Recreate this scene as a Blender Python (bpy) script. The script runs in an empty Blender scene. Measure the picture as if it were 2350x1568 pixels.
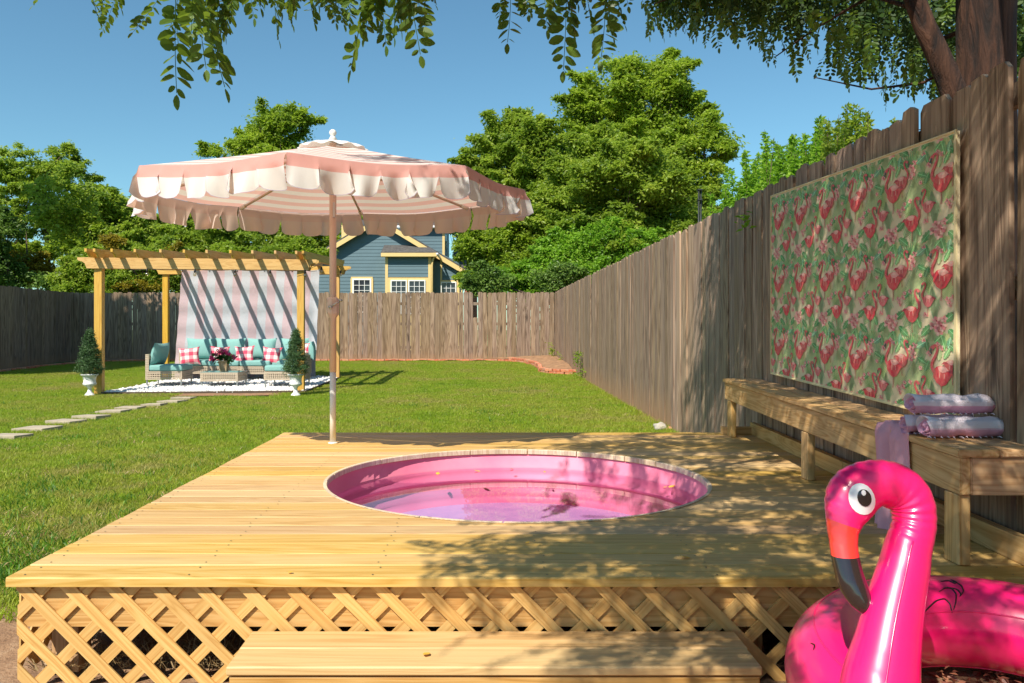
import bpy, bmesh, math, random
import numpy as np
from mathutils import Vector, Matrix, Euler
from mathutils.bvhtree import BVHTree
random.seed(7); rng = np.random.default_rng(11)
R = math.radians
SC = bpy.context.scene
COL = SC.collection

# ------------------------------------------------------------------ camera, sky, sun, exposure
CAMZ = 1.144          # eye height above the lawn
F = 1850.0            # focal length in the units of a 2350 x 1568 picture
cam_d = bpy.data.cameras.new('camera'); cam = bpy.data.objects.new('camera', cam_d); COL.objects.link(cam)
cam.location = (0, 0, CAMZ); cam.rotation_euler = (R(90), 0, 0)
cam_d.sensor_width = 36; cam_d.lens = 36*F/2350
cam_d.shift_x = (1175-1110)/2350; cam_d.shift_y = -(784-755)/2350
cam_d.clip_start = 0.05; cam_d.clip_end = 2000
SC.camera = cam
SUN_EL, SUN_AZ = 48.0, 30.0      # sun behind the viewer's left shoulder
SDIR = Vector((-math.sin(R(SUN_AZ))*math.cos(R(SUN_EL)), -math.cos(R(SUN_AZ))*math.cos(R(SUN_EL)), math.sin(R(SUN_EL))))
world = bpy.data.worlds.new('World'); SC.world = world; world.use_nodes = True
wn = world.node_tree; wn.nodes.clear()
sky = wn.nodes.new('ShaderNodeTexSky'); sky.sky_type = 'NISHITA'; sky.sun_disc = False
sky.sun_elevation = R(SUN_EL); sky.sun_rotation = R(180+SUN_AZ)
sky.altitude = 100; sky.air_density = 1.0; sky.dust_density = 0.35; sky.ozone_density = 1.0
bg = wn.nodes.new('ShaderNodeBackground'); bg.inputs['Strength'].default_value = 0.13
wo = wn.nodes.new('ShaderNodeOutputWorld')
tint = wn.nodes.new('ShaderNodeMix'); tint.data_type = 'RGBA'; tint.blend_type = 'MULTIPLY'; tint.inputs[0].default_value = 1.0; tint.inputs[7].default_value = (0.46, 0.68, 0.69, 1)
wn.links.new(sky.outputs[0], tint.inputs[6]); wn.links.new(tint.outputs[2], bg.inputs[0]); wn.links.new(bg.outputs[0], wo.inputs[0])
sd = bpy.data.lights.new('sun', 'SUN'); sun = bpy.data.objects.new('sun', sd); COL.objects.link(sun)
sd.energy = 4.4; sd.angle = R(0.5); sd.color = (1.0, 0.93, 0.80)
sun.rotation_euler = SDIR.to_track_quat('Z', 'Y').to_euler(); sun.location = (-8, -16, 20)
SC.view_settings.view_transform = 'Standard'; SC.view_settings.look = 'None'
SC.view_settings.gamma = 1.0; SC.view_settings.use_curve_mapping = False
SC.view_settings.exposure = 0.66
SC.render.engine = 'CYCLES'
SC.cycles.max_bounces = 8; SC.cycles.transparent_max_bounces = 12
SC.cycles.diffuse_bounces = 4; SC.cycles.glossy_bounces = 3; SC.cycles.transmission_bounces = 4
SC.cycles.caustics_reflective = False; SC.cycles.caustics_refractive = False
SC.cycles.sample_clamp_indirect = 6

def px(x, y, Y):            # a point of the picture at distance Y
    return Vector(((x-1110)*Y/F, Y, CAMZ-(y-755)*Y/F))

# ------------------------------------------------------------------ node helpers
class NT:
    def __init__(s, name):
        s.m = bpy.data.materials.new(name); s.m.use_nodes = True
        s.t = s.m.node_tree; s.t.nodes.clear()
        s.out = s.t.nodes.new('ShaderNodeOutputMaterial')
    def n(s, typ, props=None, **ins):
        nd = s.t.nodes.new('ShaderNode'+typ)
        for k, v in (props or {}).items(): setattr(nd, k, v)
        for k, v in ins.items():
            key = int(k[1:]) if (k[0] == 'i' and k[1:].isdigit()) else k.replace('_', ' ')
            s.set(nd, key, v)
        return nd
    def set(s, nd, key, v):
        sock = nd.inputs[key]
        if isinstance(v, bpy.types.NodeSocket): s.t.links.new(v, sock)
        elif isinstance(v, bpy.types.Node): s.t.links.new(v.outputs[0], sock)
        else:
            if isinstance(v, tuple) and len(v) == 3 and sock.type == 'RGBA': v = v+(1,)
            sock.default_value = v
    def math(s, op, a, b=0.0, c=None):
        nd = s.n('Math', {'operation': op}, i0=a, i1=b)
        if c is not None: s.set(nd, 2, c)
        return nd.outputs[0]
    def mix(s, f, a, b, blend='MIX'):
        nd = s.n('Mix', {'data_type': 'RGBA', 'blend_type': blend})
        s.set(nd, 0, f); s.set(nd, 6, a); s.set(nd, 7, b); return nd.outputs[2]
    def ramp(s, f, stops, interp='LINEAR'):
        nd = s.n('ValToRGB', None, i0=f); cr = nd.color_ramp; cr.interpolation = interp
        while len(cr.elements) < len(stops): cr.elements.new(0.5)
        for e, (p, c) in zip(cr.elements, stops):
            e.position = p; e.color = (c, c, c, 1) if isinstance(c, float) else tuple(c)+(1,)
        return nd.outputs[0]
    def noise(s, vec, scale, detail=3, rough=0.55, dist=0.0):
        return s.n('TexNoise', None, Vector=vec, Scale=scale, Detail=detail, Roughness=rough, Distortion=dist).outputs[0]
    def mapping(s, vec, scale=(1, 1, 1), loc=(0, 0, 0), rot=(0, 0, 0)):
        return s.n('Mapping', None, Vector=vec, Scale=scale, Location=loc, Rotation=rot).outputs[0]
    def coord(s, which='Object'): return s.n('TexCoord').outputs[which]
    def bump(s, h, strength=0.4, dist=0.01):
        return s.n('Bump', None, Height=h, Strength=strength, Distance=dist).outputs[0]
    def principled(s, **ins):
        b = s.n('BsdfPrincipled', None, **ins); s.t.links.new(b.outputs[0], s.out.inputs[0]); return b

def wood(name, pale, mid, dark, axis, rough=0.6, knots=1.0, grain=1.0, wear=None, tone=0.22, bump=0.25, dirt=None):
    t = NT(name)
    co = t.coord('Object'); rnd = t.n('ObjectInfo').outputs['Random']
    off = t.n('CombineXYZ', None, X=t.math('MULTIPLY', rnd, 37.0), Y=t.math('MULTIPLY', rnd, 91.0), Z=t.math('MULTIPLY', rnd, 53.0)).outputs[0]
    v = t.n('VectorMath', {'operation': 'ADD'}, i0=co, i1=off).outputs[0]
    st = {'X': (0.9, 14, 14), 'Y': (14, 0.9, 14), 'Z': (14, 14, 0.9)}[axis]
    kn = {'X': (1.6, 9, 9), 'Y': (9, 1.6, 9), 'Z': (9, 9, 1.6)}[axis]
    vs = t.mapping(v, st)
    big = t.noise(vs, 1.0*grain, 2, 0.5, 1.2)
    rings = t.math('FRACT', t.math('MULTIPLY', big, 7.0))
    rings = t.math('ABSOLUTE', t.math('SUBTRACT', rings, 0.5))
    fine = t.noise(t.mapping(v, tuple(a*(7 if a > 1 else 2) for a in st)), 1.0, 3, 0.65)
    f = t.math('ADD', t.math('MULTIPLY', rings, 0.85), t.math('MULTIPLY', fine, 0.55))
    col = t.ramp(f, [(0.2, dark), (0.5, mid), (0.85, pale)])
    # knots, sparse
    vo = t.n('TexVoronoi', None, Vector=t.mapping(v, kn), Scale=0.42)
    kd = vo.outputs['Distance']
    kmask = t.ramp(kd, [(0.0, 1.0), (0.055, 0.85), (0.13, 0.0)])
    kcol = tuple(c*0.32 for c in dark)
    col = t.mix(t.math('MULTIPLY', kmask, knots), col, kcol)
    # tone per board
    hv = t.n('HueSaturation', None, Color=col, Hue=t.math('ADD', 0.493, t.math('MULTIPLY', rnd, 0.014)),
             Saturation=t.math('ADD', 0.9, t.math('MULTIPLY', rnd, 0.2)),
             Value=t.math('ADD', 1.0-tone/2, t.math('MULTIPLY', t.math('FRACT', t.math('MULTIPLY', rnd, 13.7)), tone)))
    col = hv.outputs[0]
    if wear:
        w = t.noise(t.mapping(v, tuple(0.35 if a > 1 else 0.12 for a in st)), 3.0, 4, 0.6)
        col = t.mix(t.ramp(w, [(0.5, 0.0), (0.72, 0.75)]), col, wear)
    if dirt:
        z = t.n('SeparateXYZ', None, Vector=t.n('NewGeometry').outputs['Position']).outputs['Z']
        zz = t.math('ADD', z, t.math('MULTIPLY', t.noise(v, 5.0), 0.35))
        col = t.mix(t.ramp(zz, [(0.15, 0.85), (0.62, 0.0)]), col, dirt)
    t.principled(Base_Color=col, Roughness=rough, Normal=t.bump(t.math('SUBTRACT', f, t.math('MULTIPLY', kmask, 0.3)), bump, 0.004))
    return t.m

def plain(name, color, rough=0.5, metal=0.0, var=0.12, scale=6.0, bump=0.0, coat=0.0, bscale=60, spec=0.5):
    t = NT(name); co = t.coord('Object')
    nz = t.noise(co, scale, 4)
    c = t.mix(t.ramp(nz, [(0.3, 0.0), (0.7, 1.0)]), tuple(v*(1-var) for v in color), tuple(min(1, v*(1+var)) for v in color))
    kw = {}
    if bump: kw['Normal'] = t.bump(t.noise(co, bscale, 3), bump, 0.003)
    b = t.principled(Base_Color=c, Roughness=rough, Metallic=metal, **kw)
    b.inputs['Coat Weight'].default_value = coat; b.inputs['Specular IOR Level'].default_value = spec
    return t.m

def leafmat(name, dark, mid, pale, rough=0.45, trans=0.35, scale=0.5, tcol=None):
    t = NT(name)
    a = t.n('Attribute', {'attribute_name': 'tone'}).outputs['Fac']
    pos = t.n('NewGeometry').outputs['Position']
    big = t.noise(pos, scale, 2)
    f = t.math('ADD', t.math('MULTIPLY', a, 0.75), t.math('MULTIPLY', t.math('SUBTRACT', big, 0.5), 0.9))
    col = t.ramp(f, [(0.05, dark), (0.45, mid), (0.95, pale)])
    b = t.n('BsdfPrincipled', None, Base_Color=col, Roughness=rough)
    b.inputs['Specular IOR Level'].default_value = 0.35
    tc = t.mix(0.5, col, tcol or tuple(min(1, c*2.0) for c in mid))
    tr = t.n('BsdfTranslucent', None, Color=tc)
    mx = t.n('MixShader', None, i0=trans, i1=b.outputs[0], i2=tr.outputs[0])
    t.t.links.new(mx.outputs[0], t.out.inputs[0])
    return t.m

M = {}
M['deck'] = wood('fresh_pine_deck', (.64, .42, .17), (.58, .36, .12), (.46, .25, .065), 'X', 0.55, 0.55, 0.8, wear=(.66, .47, .23), tone=0.16, bump=0.12)
M['pine_x'] = wood('fresh_pine_x', (.62, .385, .145), (.55, .31, .095), (.42, .205, .048), 'X', 0.55, 0.9, 1.0, tone=0.16, bump=0.15)
M['pine_y'] = wood('fresh_pine_y', (.62, .385, .145), (.55, .31, .095), (.42, .205, .048), 'Y', 0.55, 0.9, 1.0, tone=0.16, bump=0.15)
M['bench'] = wood('bench_pine', (.68, .45, .21), (.58, .355, .145), (.43, .22, .065), 'Y', 0.6, 0.9, 0.8, tone=0.14, bump=0.2)
M['bench_x'] = wood('bench_pine_x', (.68, .45, .21), (.58, .355, .145), (.43, .22, .065), 'X', 0.6, 0.9, 0.8, tone=0.14, bump=0.2)
M['bench_z'] = wood('bench_pine_z', (.68, .45, .21), (.58, .355, .145), (.43, .22, .065), 'Z', 0.6, 0.9, 0.8, tone=0.14, bump=0.2)
M['perg_x'] = wood('pergola_pine_x', (.69, .44, .14), (.63, .38, .10), (.5, .27, .055), 'X', 0.5, 0.9, 0.6, tone=0.10, bump=0.1)
M['perg_y'] = wood('pergola_pine_y', (.74, .46, .15), (.66, .38, .105), (.53, .27, .06), 'Y', 0.5, 0.9, 0.6, tone=0.10, bump=0.1)
M['perg_z'] = wood('pergola_pine_z', (.66, .40, .085), (.60, .345, .065), (.5, .25, .04), 'Z', 0.5, 0.9, 0.6, tone=0.10, bump=0.1)
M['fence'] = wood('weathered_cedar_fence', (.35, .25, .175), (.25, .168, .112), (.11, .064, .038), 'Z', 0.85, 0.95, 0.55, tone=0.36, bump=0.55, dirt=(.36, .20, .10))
M['fence_near'] = wood('weathered_fence_lifted', (.49, .345, .245), (.35, .235, .16), (.16, .093, .058), 'Z', 0.85, 0.95, 0.5, tone=0.30, bump=0.6)  # same fence wood made paler on the near stretch to lift its shade
M['rail'] = wood('weathered_rail', (.40, .31, .23), (.29, .21, .145), (.16, .10, .06), 'X', 0.85, 0.6, 0.6, tone=0.2)
M['white_fabric'] = plain('white_fabric', (.82, .80, .78), 0.8, var=0.03, bump=0.1, bscale=300)
M['metal_grey'] = plain('brushed_grey_metal', (.45, .45, .45), 0.35, 0.8)
M['dark_metal'] = plain('dark_metal', (.05, .055, .05), 0.4, 0.5)
M['black'] = plain('black_rubber', (.02, .02, .02), 0.5)

# ------------------------------------------------------------------ mesh helpers
WM = {}
def tag(o, label=None, cat=None, group=None, kind=None):
    if label: o['label'] = label
    if cat: o['category'] = cat
    if group: o['group'] = group
    if kind: o['kind'] = kind
    return o
def thing(name, label, cat, loc=(0, 0, 0), rotz=0.0, group=None):
    o = bpy.data.objects.new(name, None); COL.objects.link(o); o.empty_display_size = 0.1
    o.location = loc; o.rotation_euler = (0, 0, rotz)
    WM[o] = Matrix.Translation(Vector(loc)) @ Matrix.Rotation(rotz, 4, 'Z')
    return tag(o, label, cat, group)

class MB:
    """collects verts / faces in world (or parent-local) space; build() links them as ONE object"""
    def __init__(s): s.v = []; s.f = []; s.mi = []; s.uv = []; s.cl = []; s.smooth = []
    def add(s, vs, fs, mi=0, uvs=None, col=None, smooth=False):
        b = len(s.v); s.v.extend([tuple(v) for v in vs])
        for k, f in enumerate(fs):
            s.f.append([b+i for i in f]); s.mi.append(mi); s.smooth.append(smooth)
            s.uv.append([uvs[i] for i in f] if uvs is not None else None); s.cl.append(col)
        return s
    def box(s, c, d, rot=None, mi=0, bev=0.0, col=None):
        hx, hy, hz = d[0]/2, d[1]/2, d[2]/2
        if bev:
            bm = bmesh.new(); bmesh.ops.create_cube(bm, size=1.0)
            for v in bm.verts: v.co = Vector((v.co.x*d[0], v.co.y*d[1], v.co.z*d[2]))
            bmesh.ops.bevel(bm, geom=list(bm.edges), offset=bev, segments=1 if bev < 0.006 else 3, profile=0.6, affect='EDGES')
            bm.verts.index_update()
            vs = [v.co.copy() for v in bm.verts]; fs = [[v.index for v in f.verts] for f in bm.faces]; bm.free()
        else:
            vs = [Vector((x, y, z)) for x in (-hx, hx) for y in (-hy, hy) for z in (-hz, hz)]
            fs = [(0, 1, 3, 2), (4, 6, 7, 5), (0, 4, 5, 1), (2, 3, 7, 6), (0, 2, 6, 4), (1, 5, 7, 3)]
        if rot is not None: vs = [rot @ v for v in vs]
        c = Vector(c); return s.add([v+c for v in vs], fs, mi, None, col, smooth=False)
    def bx(s, x0, x1, y0, y1, z0, z1, **k):
        return s.box(((x0+x1)/2, (y0+y1)/2, (z0+z1)/2), (abs(x1-x0), abs(y1-y0), abs(z1-z0)), **k)
    def prism(s, poly, n, mi=0, smooth=False):
        """poly: list of 3D points (planar), extruded by vector n"""
        n = Vector(n); k = len(poly); p = [Vector(q) for q in poly]
        vs = p+[q+n for q in p]
        fs = [list(range(k))[::-1], list(range(k, 2*k))]+[(i, (i+1) % k, k+(i+1) % k, k+i) for i in range(k)]
        return s.add(vs, fs, mi)
    def tube(s, path, rad, seg=10, mi=0, caps=True, smooth=True, sx=1.0, uv=False):
        path = [Vector(p) for p in path]; n = len(path)
        if not hasattr(rad, '__len__'): rad = [rad]*n
        up = None; vs = []; uvs = []
        for i, p in enumerate(path):
            d = (path[min(i+1, n-1)]-path[max(i-1, 0)]).normalized()
            if up is None: up = Vector((0, 0, 1)) if abs(d.z) < 0.9 else Vector((1, 0, 0))
            a = d.cross(up).normalized(); b = a.cross(d).normalized(); up = b
            for k in range(seg):
                t = 2*math.pi*k/seg
                vs.append(p+a*math.cos(t)*rad[i]*sx+b*math.sin(t)*rad[i]); uvs.append((k/seg, i/(n-1)))
        fs = [(i*seg+k, i*seg+(k+1) % seg, (i+1)*seg+(k+1) % seg, (i+1)*seg+k) for i in range(n-1) for k in range(seg)]
        if caps: fs += [list(range(seg))[::-1], list(range((n-1)*seg, n*seg))]
        return s.add(vs, fs, mi, uvs if uv else None, smooth=smooth)
    def lathe(s, c, prof, seg=24, mi=0, smooth=True, flute=None):
        """prof: list of (r, z)"""
        vs = []; n = len(prof); c = Vector(c)
        for r, z in prof:
            for k in range(seg):
                t = 2*math.pi*k/seg; rr = r
                if flute and flute(z): rr = r*(1-0.06*(k % 2))
                vs.append(c+Vector((math.cos(t)*rr, math.sin(t)*rr, z)))
        fs = [(i*seg+k, i*seg+(k+1) % seg, (i+1)*seg+(k+1) % seg, (i+1)*seg+k) for i in range(n-1) for k in range(seg)]
        fs += [list(range(seg))[::-1], list(range((n-1)*seg, n*seg))]
        return s.add(vs, fs, mi, smooth=smooth)
    def grid(s, fn, nu, nv, mi=0, uvfn=None, smooth=True, flip=False):
        vs = []; uvs = []
        for j in range(nv+1):
            for i in range(nu+1):
                u, v = i/nu, j/nv; vs.append(Vector(fn(u, v))); uvs.append(uvfn(u, v) if uvfn else (u, v))
        w = nu+1
        fs = [(j*w+i, j*w+i+1, (j+1)*w+i+1, (j+1)*w+i) for j in range(nv) for i in range(nu)]
        if flip: fs = [f[::-1] for f in fs]
        return s.add(vs, fs, mi, uvs, smooth=smooth)
    def build(s, name, mat, parent=None, local=False, center=True, kind=None):
        me = bpy.data.meshes.new(name)
        vs = [Vector(v) for v in s.v]
        pm = WM.get(parent) if parent is not None else None
        if pm is not None and not local:
            inv = pm.inverted(); vs = [inv @ v for v in vs]
        c = Vector((0, 0, 0))
        if center and vs:
            lo = Vector([min(v[i] for v in vs) for i in range(3)]); hi = Vector([max(v[i] for v in vs) for i in range(3)])
            c = (lo+hi)/2; vs = [v-c for v in vs]
        me.from_pydata(vs, [], s.f)
        for m in (mat if isinstance(mat, (list, tuple)) else [mat]): me.materials.append(m)
        me.polygons.foreach_set('material_index', s.mi); me.polygons.foreach_set('use_smooth', s.smooth)
        if any(u is not None for u in s.uv):
            l = me.uv_layers.new(name='UVMap'); i = 0
            for u, f in zip(s.uv, s.f):
                for k in range(len(f)):
                    l.data[i].uv = u[k] if u is not None else (0, 0); i += 1
        if any(c_ is not None for c_ in s.cl):
            ca = me.color_attributes.new('col', 'FLOAT_COLOR', 'CORNER'); i = 0
            for cc, f in zip(s.cl, s.f):
                for k in range(len(f)):
                    ca.data[i].color = tuple(cc)+(1,) if cc is not None else (1, 1, 1, 1); i += 1
        me.update()
        o = bpy.data.objects.new(name, me); COL.objects.link(o); o.location = c
        if parent is not None:
            o.parent = parent
            if parent in WM: WM[o] = WM[parent] @ Matrix.Translation(c)
        else: WM[o] = Matrix.Translation(c)
        if kind: o['kind'] = kind
        return o

def fast_mesh(name, V, Fq, mat, parent=None, tone=None, smooth=False, kind=None, link=True, uv=None):
    """numpy verts (n,3) and faces (m,k)"""
    me = bpy.data.meshes.new(name); V = np.asarray(V, np.float32); Fq = np.asarray(Fq, np.int32)
    me.vertices.add(len(V)); me.vertices.foreach_set('co', V.ravel())
    k = Fq.shape[1]; me.loops.add(Fq.size); me.loops.foreach_set('vertex_index', Fq.ravel())
    me.polygons.add(len(Fq)); me.polygons.foreach_set('loop_start', np.arange(0, Fq.size, k, dtype=np.int32))
    me.polygons.foreach_set('use_smooth', np.full(len(Fq), smooth, bool))
    me.update(calc_edges=True)
    for m in (mat if isinstance(mat, (list, tuple)) else [mat]): me.materials.append(m)
    if tone is not None:
        a = me.attributes.new('tone', 'FLOAT', 'POINT'); a.data.foreach_set('value', np.asarray(tone, np.float32))
    if not link: return me
    o = bpy.data.objects.new(name, me); COL.objects.link(o)
    if parent is not None:
        o.parent = parent
        if parent in WM: o.matrix_parent_inverse = WM[parent].inverted()
    if kind: o['kind'] = kind
    return o

def copy_thing(root, loc, rotz=None, label=None):
    r = root.copy(); COL.objects.link(r); r.location = loc
    if rotz is not None: r.rotation_euler = (0, 0, rotz)
    if label: r['label'] = label
    for ch in list(root.children):
        c = ch.copy(); COL.objects.link(c); c.parent = r
        for g in list(ch.children):
            d = g.copy(); COL.objects.link(d); d.parent = c
    return r

# ------------------------------------------------------------------ ground
def gz(x, y):
    t = min(max((y-8)/15.5, 0), 1.0); z = 0.2*t*t
    if y > 23.5: z = 0.2-min((y-23.5)*0.05, 0.5)
    # mulch bed by the step where the float sits
    bx_ = min(max((x-0.86)/0.12, 0), 1); by_ = min(max((2.52-y)/0.12, 0), 1); z += 0.165*bx_*by_*min(max((2.6-x)/0.3, 0), 1)
    if y < 3.2 and x < .9: z -= .045*min(1, (3.2-y)/.5)
    return z
t = NT('lawn_soil'); pos = t.n('NewGeometry').outputs['Position']
n1 = t.noise(pos, 0.35, 4); n2 = t.noise(pos, 14, 4); n3 = t.noise(pos, 90, 2)
gcol = t.ramp(t.math('ADD', t.math('MULTIPLY', n1, 0.6), t.math('MULTIPLY', n2, 0.4)), [(0.3, (.05, .085, .014)), (0.5, (.085, .125, .02)), (0.7, (.15, .16, .05))])
dcol = t.ramp(n2, [(0.3, (.16, .085, .045)), (0.55, (.27, .155, .085)), (0.75, (.36, .235, .14))])
sx = t.n('SeparateXYZ', None, Vector=pos)
def step(v, a, b): return t.n('MapRange', {'clamp': True}, Value=v, i1=a, i2=b, i3=0.0, i4=1.0).outputs[0]
wob = t.math('MULTIPLY', t.math('SUBTRACT', t.noise(pos, 3.0, 3), 0.5), 0.5)
yy = t.math('ADD', sx.outputs['Y'], wob); xx = t.math('ADD', sx.outputs['X'], wob)
near = t.math('SUBTRACT', 1.0, step(yy, 3.25, 3.5))
under = t.math('MULTIPLY', t.math('SUBTRACT', 1.0, step(sx.outputs['Y'], 6.1, 6.25)), step(sx.outputs['X'], -1.55, -1.45))
bed = t.math('MULTIPLY', step(sx.outputs['X'], -12.5, -12.4), step(sx.outputs['Y'], 23.35, 23.45))
bed = t.math('MULTIPLY', bed, t.math('SUBTRACT', 1.0, step(sx.outputs['Y'], 24.5, 25)))
fe = t.math('MULTIPLY', step(sx.outputs['X'], 1.93, 2.05), t.math('SUBTRACT', 1.0, step(sx.outputs['Y'], 24, 24.2)))
dm = t.math('MAXIMUM', t.math('MAXIMUM', near, under), t.math('MAXIMUM', bed, fe))
c = t.mix(dm, gcol, dcol)
t.principled(Base_Color=c, Roughness=0.95, Normal=t.bump(t.math('ADD', n2, t.math('MULTIPLY', n3, 0.5)), 0.8, 0.02))
M['ground'] = t.m
xs = np.unique(np.concatenate([np.linspace(-400, -20, 12), np.linspace(-20, -4, 33), np.linspace(-4, 3, 71), np.linspace(3, 20, 18), np.linspace(20, 400, 12)]))
ys = np.unique(np.concatenate([np.linspace(-60, -2, 8), np.linspace(-2, 4, 61), np.linspace(4, 30, 66), np.linspace(30, 900, 20)]))
V = []; 
for y in ys:
    for x in xs:
        z = gz(x, y)
        if -3 < x < 3 and 0 < y < 4: z += 0.012*math.sin(x*9+y*4)*math.sin(y*11-x*3)
        V.append((x, y, z))
w = len(xs); Fq = [(j*w+i, j*w+i+1, (j+1)*w+i+1, (j+1)*w+i) for j in range(len(ys)-1) for i in range(w-1)]
fast_mesh('ground', V, Fq, M['ground'], smooth=True, kind='structure')

# ------------------------------------------------------------------ deck
DZ = 0.344; DX0 = -1.535; DY0, DY1 = 2.592, 6.218; PC = (0.172, 4.33); PR = 1.01
def fence_x(y): return 1.88+.06*(y-2.7) if y < 6.3 else 2.096
deck = thing('deck', 'low pine deck with a round cut-out for the pink pool and lattice skirts', 'deck', (0.2, 4.4, 0))
NB = 26; bw = (DY1-DY0)/NB
def plank_prism(mb, poly, z0, z1, y0, y1, e=0.0035):
    k = len(poly)
    r0 = [(x, y, z0) for x, y in poly]; r1 = [(x, y, z1-e) for x, y in poly]
    r2 = [(x, min(max(y, y0+e), y1-e), z1) for x, y in poly]
    fs = [list(range(k))[::-1], list(range(2*k, 3*k))]
    for b in (0, k): fs += [(b+i, b+(i+1) % k, b+k+(i+1) % k, b+k+i) for i in range(k)]
    mb.add(r0+r1+r2, fs)
for b in range(NB):
    y0 = DY0+b*bw+0.0012; y1 = DY0+(b+1)*bw-0.0012
    zt = DZ+random.uniform(-.0012, .0012); xr = min(fence_x(y0), fence_x(y1))-0.012; xl = DX0+random.uniform(-.004, .003)
    pieces = []
    if y1 <= PC[1]-PR or y0 >= PC[1]+PR: pieces = [[(xl, y0), (xr, y0), (xr, y1), (xl, y1)]]
    else:
        ya, yb = max(y0, PC[1]-PR), min(y1, PC[1]+PR)
        L = []; 
        for k in range(9):
            yk = ya+(yb-ya)*k/8; hx = math.sqrt(max(PR*PR-(yk-PC[1])**2, 0)); L.append((hx, yk))
        left = [(xl, y0)]; right = [(xr, y0)]
        if ya > y0+1e-6 or yb < y1-1e-6:      # board only nicked by the circle: one piece
            if ya > y0+1e-6: poly = [(xl, y0), (xr, y0), (xr, y1)]+[(PC[0]+h, y) for h, y in L[::-1]]+[(PC[0]-h, y) for h, y in L[1:]]+[(xl, y1)]
            else: poly = [(xl, y0)]+[(PC[0]-h, y) for h, y in L]+[(PC[0]+h, y) for h, y in L[::-1][1:]]+[(xr, y0), (xr, y1), (xl, y1)]
            pieces = [poly]
        else:
            pieces = [[(xl, y0)]+[(PC[0]-h, y) for h, y in L]+[(xl, y1)],
                      [(PC[0]+h, y) for h, y in L[:1]]+[(xr, y0), (xr, y1)]+[(PC[0]+h, y) for h, y in L[::-1][:-1]]]
    for poly in pieces:
        mb = MB(); plank_prism(mb, poly, zt-0.03, zt, y0, y1, 0.0045); mb.build('plank', M['deck'], deck)
# framing
for (x0, x1, y0, y1) in ((DX0+.03, 1.86, 2.632, 2.67), (DX0+.03, 2.04, 6.13, 6.168)):
    MB().bx(x0, x1, y0, y1, .172, .311).build('rim_joist', M['pine_x'], deck)
MB().bx(DX0+.03, DX0+.068, 2.672, 6.128, .172, .311).build('rim_joist', M['pine_y'], deck)
for x in (-1.1, -.9, 1.25, 1.5):
    MB().bx(x, x+.038, 2.675, 6.12, .172, .311).build('joist', M['pine_y'], deck)
mb = MB()
for b in range(NB):
    for xs_ in (-1.49, -.95, -.35, .2, .75, 1.3, 1.72):
        for dy in (.03, bw-.03):
            y = DY0+b*bw+dy; x = xs_+random.uniform(-.012, .012)
            if math.hypot(x-PC[0], y-PC[1]) < PR+.03: continue
            mb.add([(x+.0036*math.cos(k*1.047), y+.0036*math.sin(k*1.047), DZ+.0016) for k in range(6)], [list(range(6))])
mb.build('screw_heads', M['dark_metal'], deck, kind='stuff')
# lattice skirts: each slat a part
def lattice(p0, u, n, L, zb, zt, off):
    """panel starts at p0, runs along u for L, n = outward normal"""
    w = .0375; p = .1445; h = zt-zb
    for lay, sgn in ((0, 1), (1, -1)):
        k0 = -int(h/p)-1
        for k in range(k0, int(L/p)+2):
            a0 = k*p+off+(0.02 if lay else 0); hw = w*0.7071
            # centre line from (s=a0,z=zt) to (s=a0+sgn*h, z=zb); clip to 0..L
            s_top, s_bot = (a0, a0+h) if sgn > 0 else (a0+h, a0)
            quad = [(s_top-hw, zt), (s_top+hw, zt), (s_bot+hw, zb), (s_bot-hw, zb)]
            poly = quad
            for lim, side in ((0, 1), (L, -1)):
                out = []
                for i in range(len(poly)):
                    A, B = poly[i], poly[(i+1) % len(poly)]
                    ia, ib = side*(A[0]-lim) >= 0, side*(B[0]-lim) >= 0
                    if ia: out.append(A)
                    if ia != ib:
                        tt = (lim-A[0])/(B[0]-A[0]); out.append((lim, A[1]+tt*(B[1]-A[1])))
                poly = out
                if len(poly) < 3: break
            if len(poly) < 3: continue
            base = Vector(p0)+Vector(n)*(0.0062 if lay == 0 else -0.0005)
            P = [base+Vector(u)*s+Vector((0, 0, z)) for s, z in poly]
            # shear each slat a hair so that it is not perfectly regular
            j = random.uniform(-.0025, .0025); P = [q+Vector(u)*j for q in P]
            m = M['slat_d'] if sgn > 0 else M['slat_u']
            MB().prism(P, -Vector(n)*0.006).build('lattice_slat', m, deck)
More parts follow.
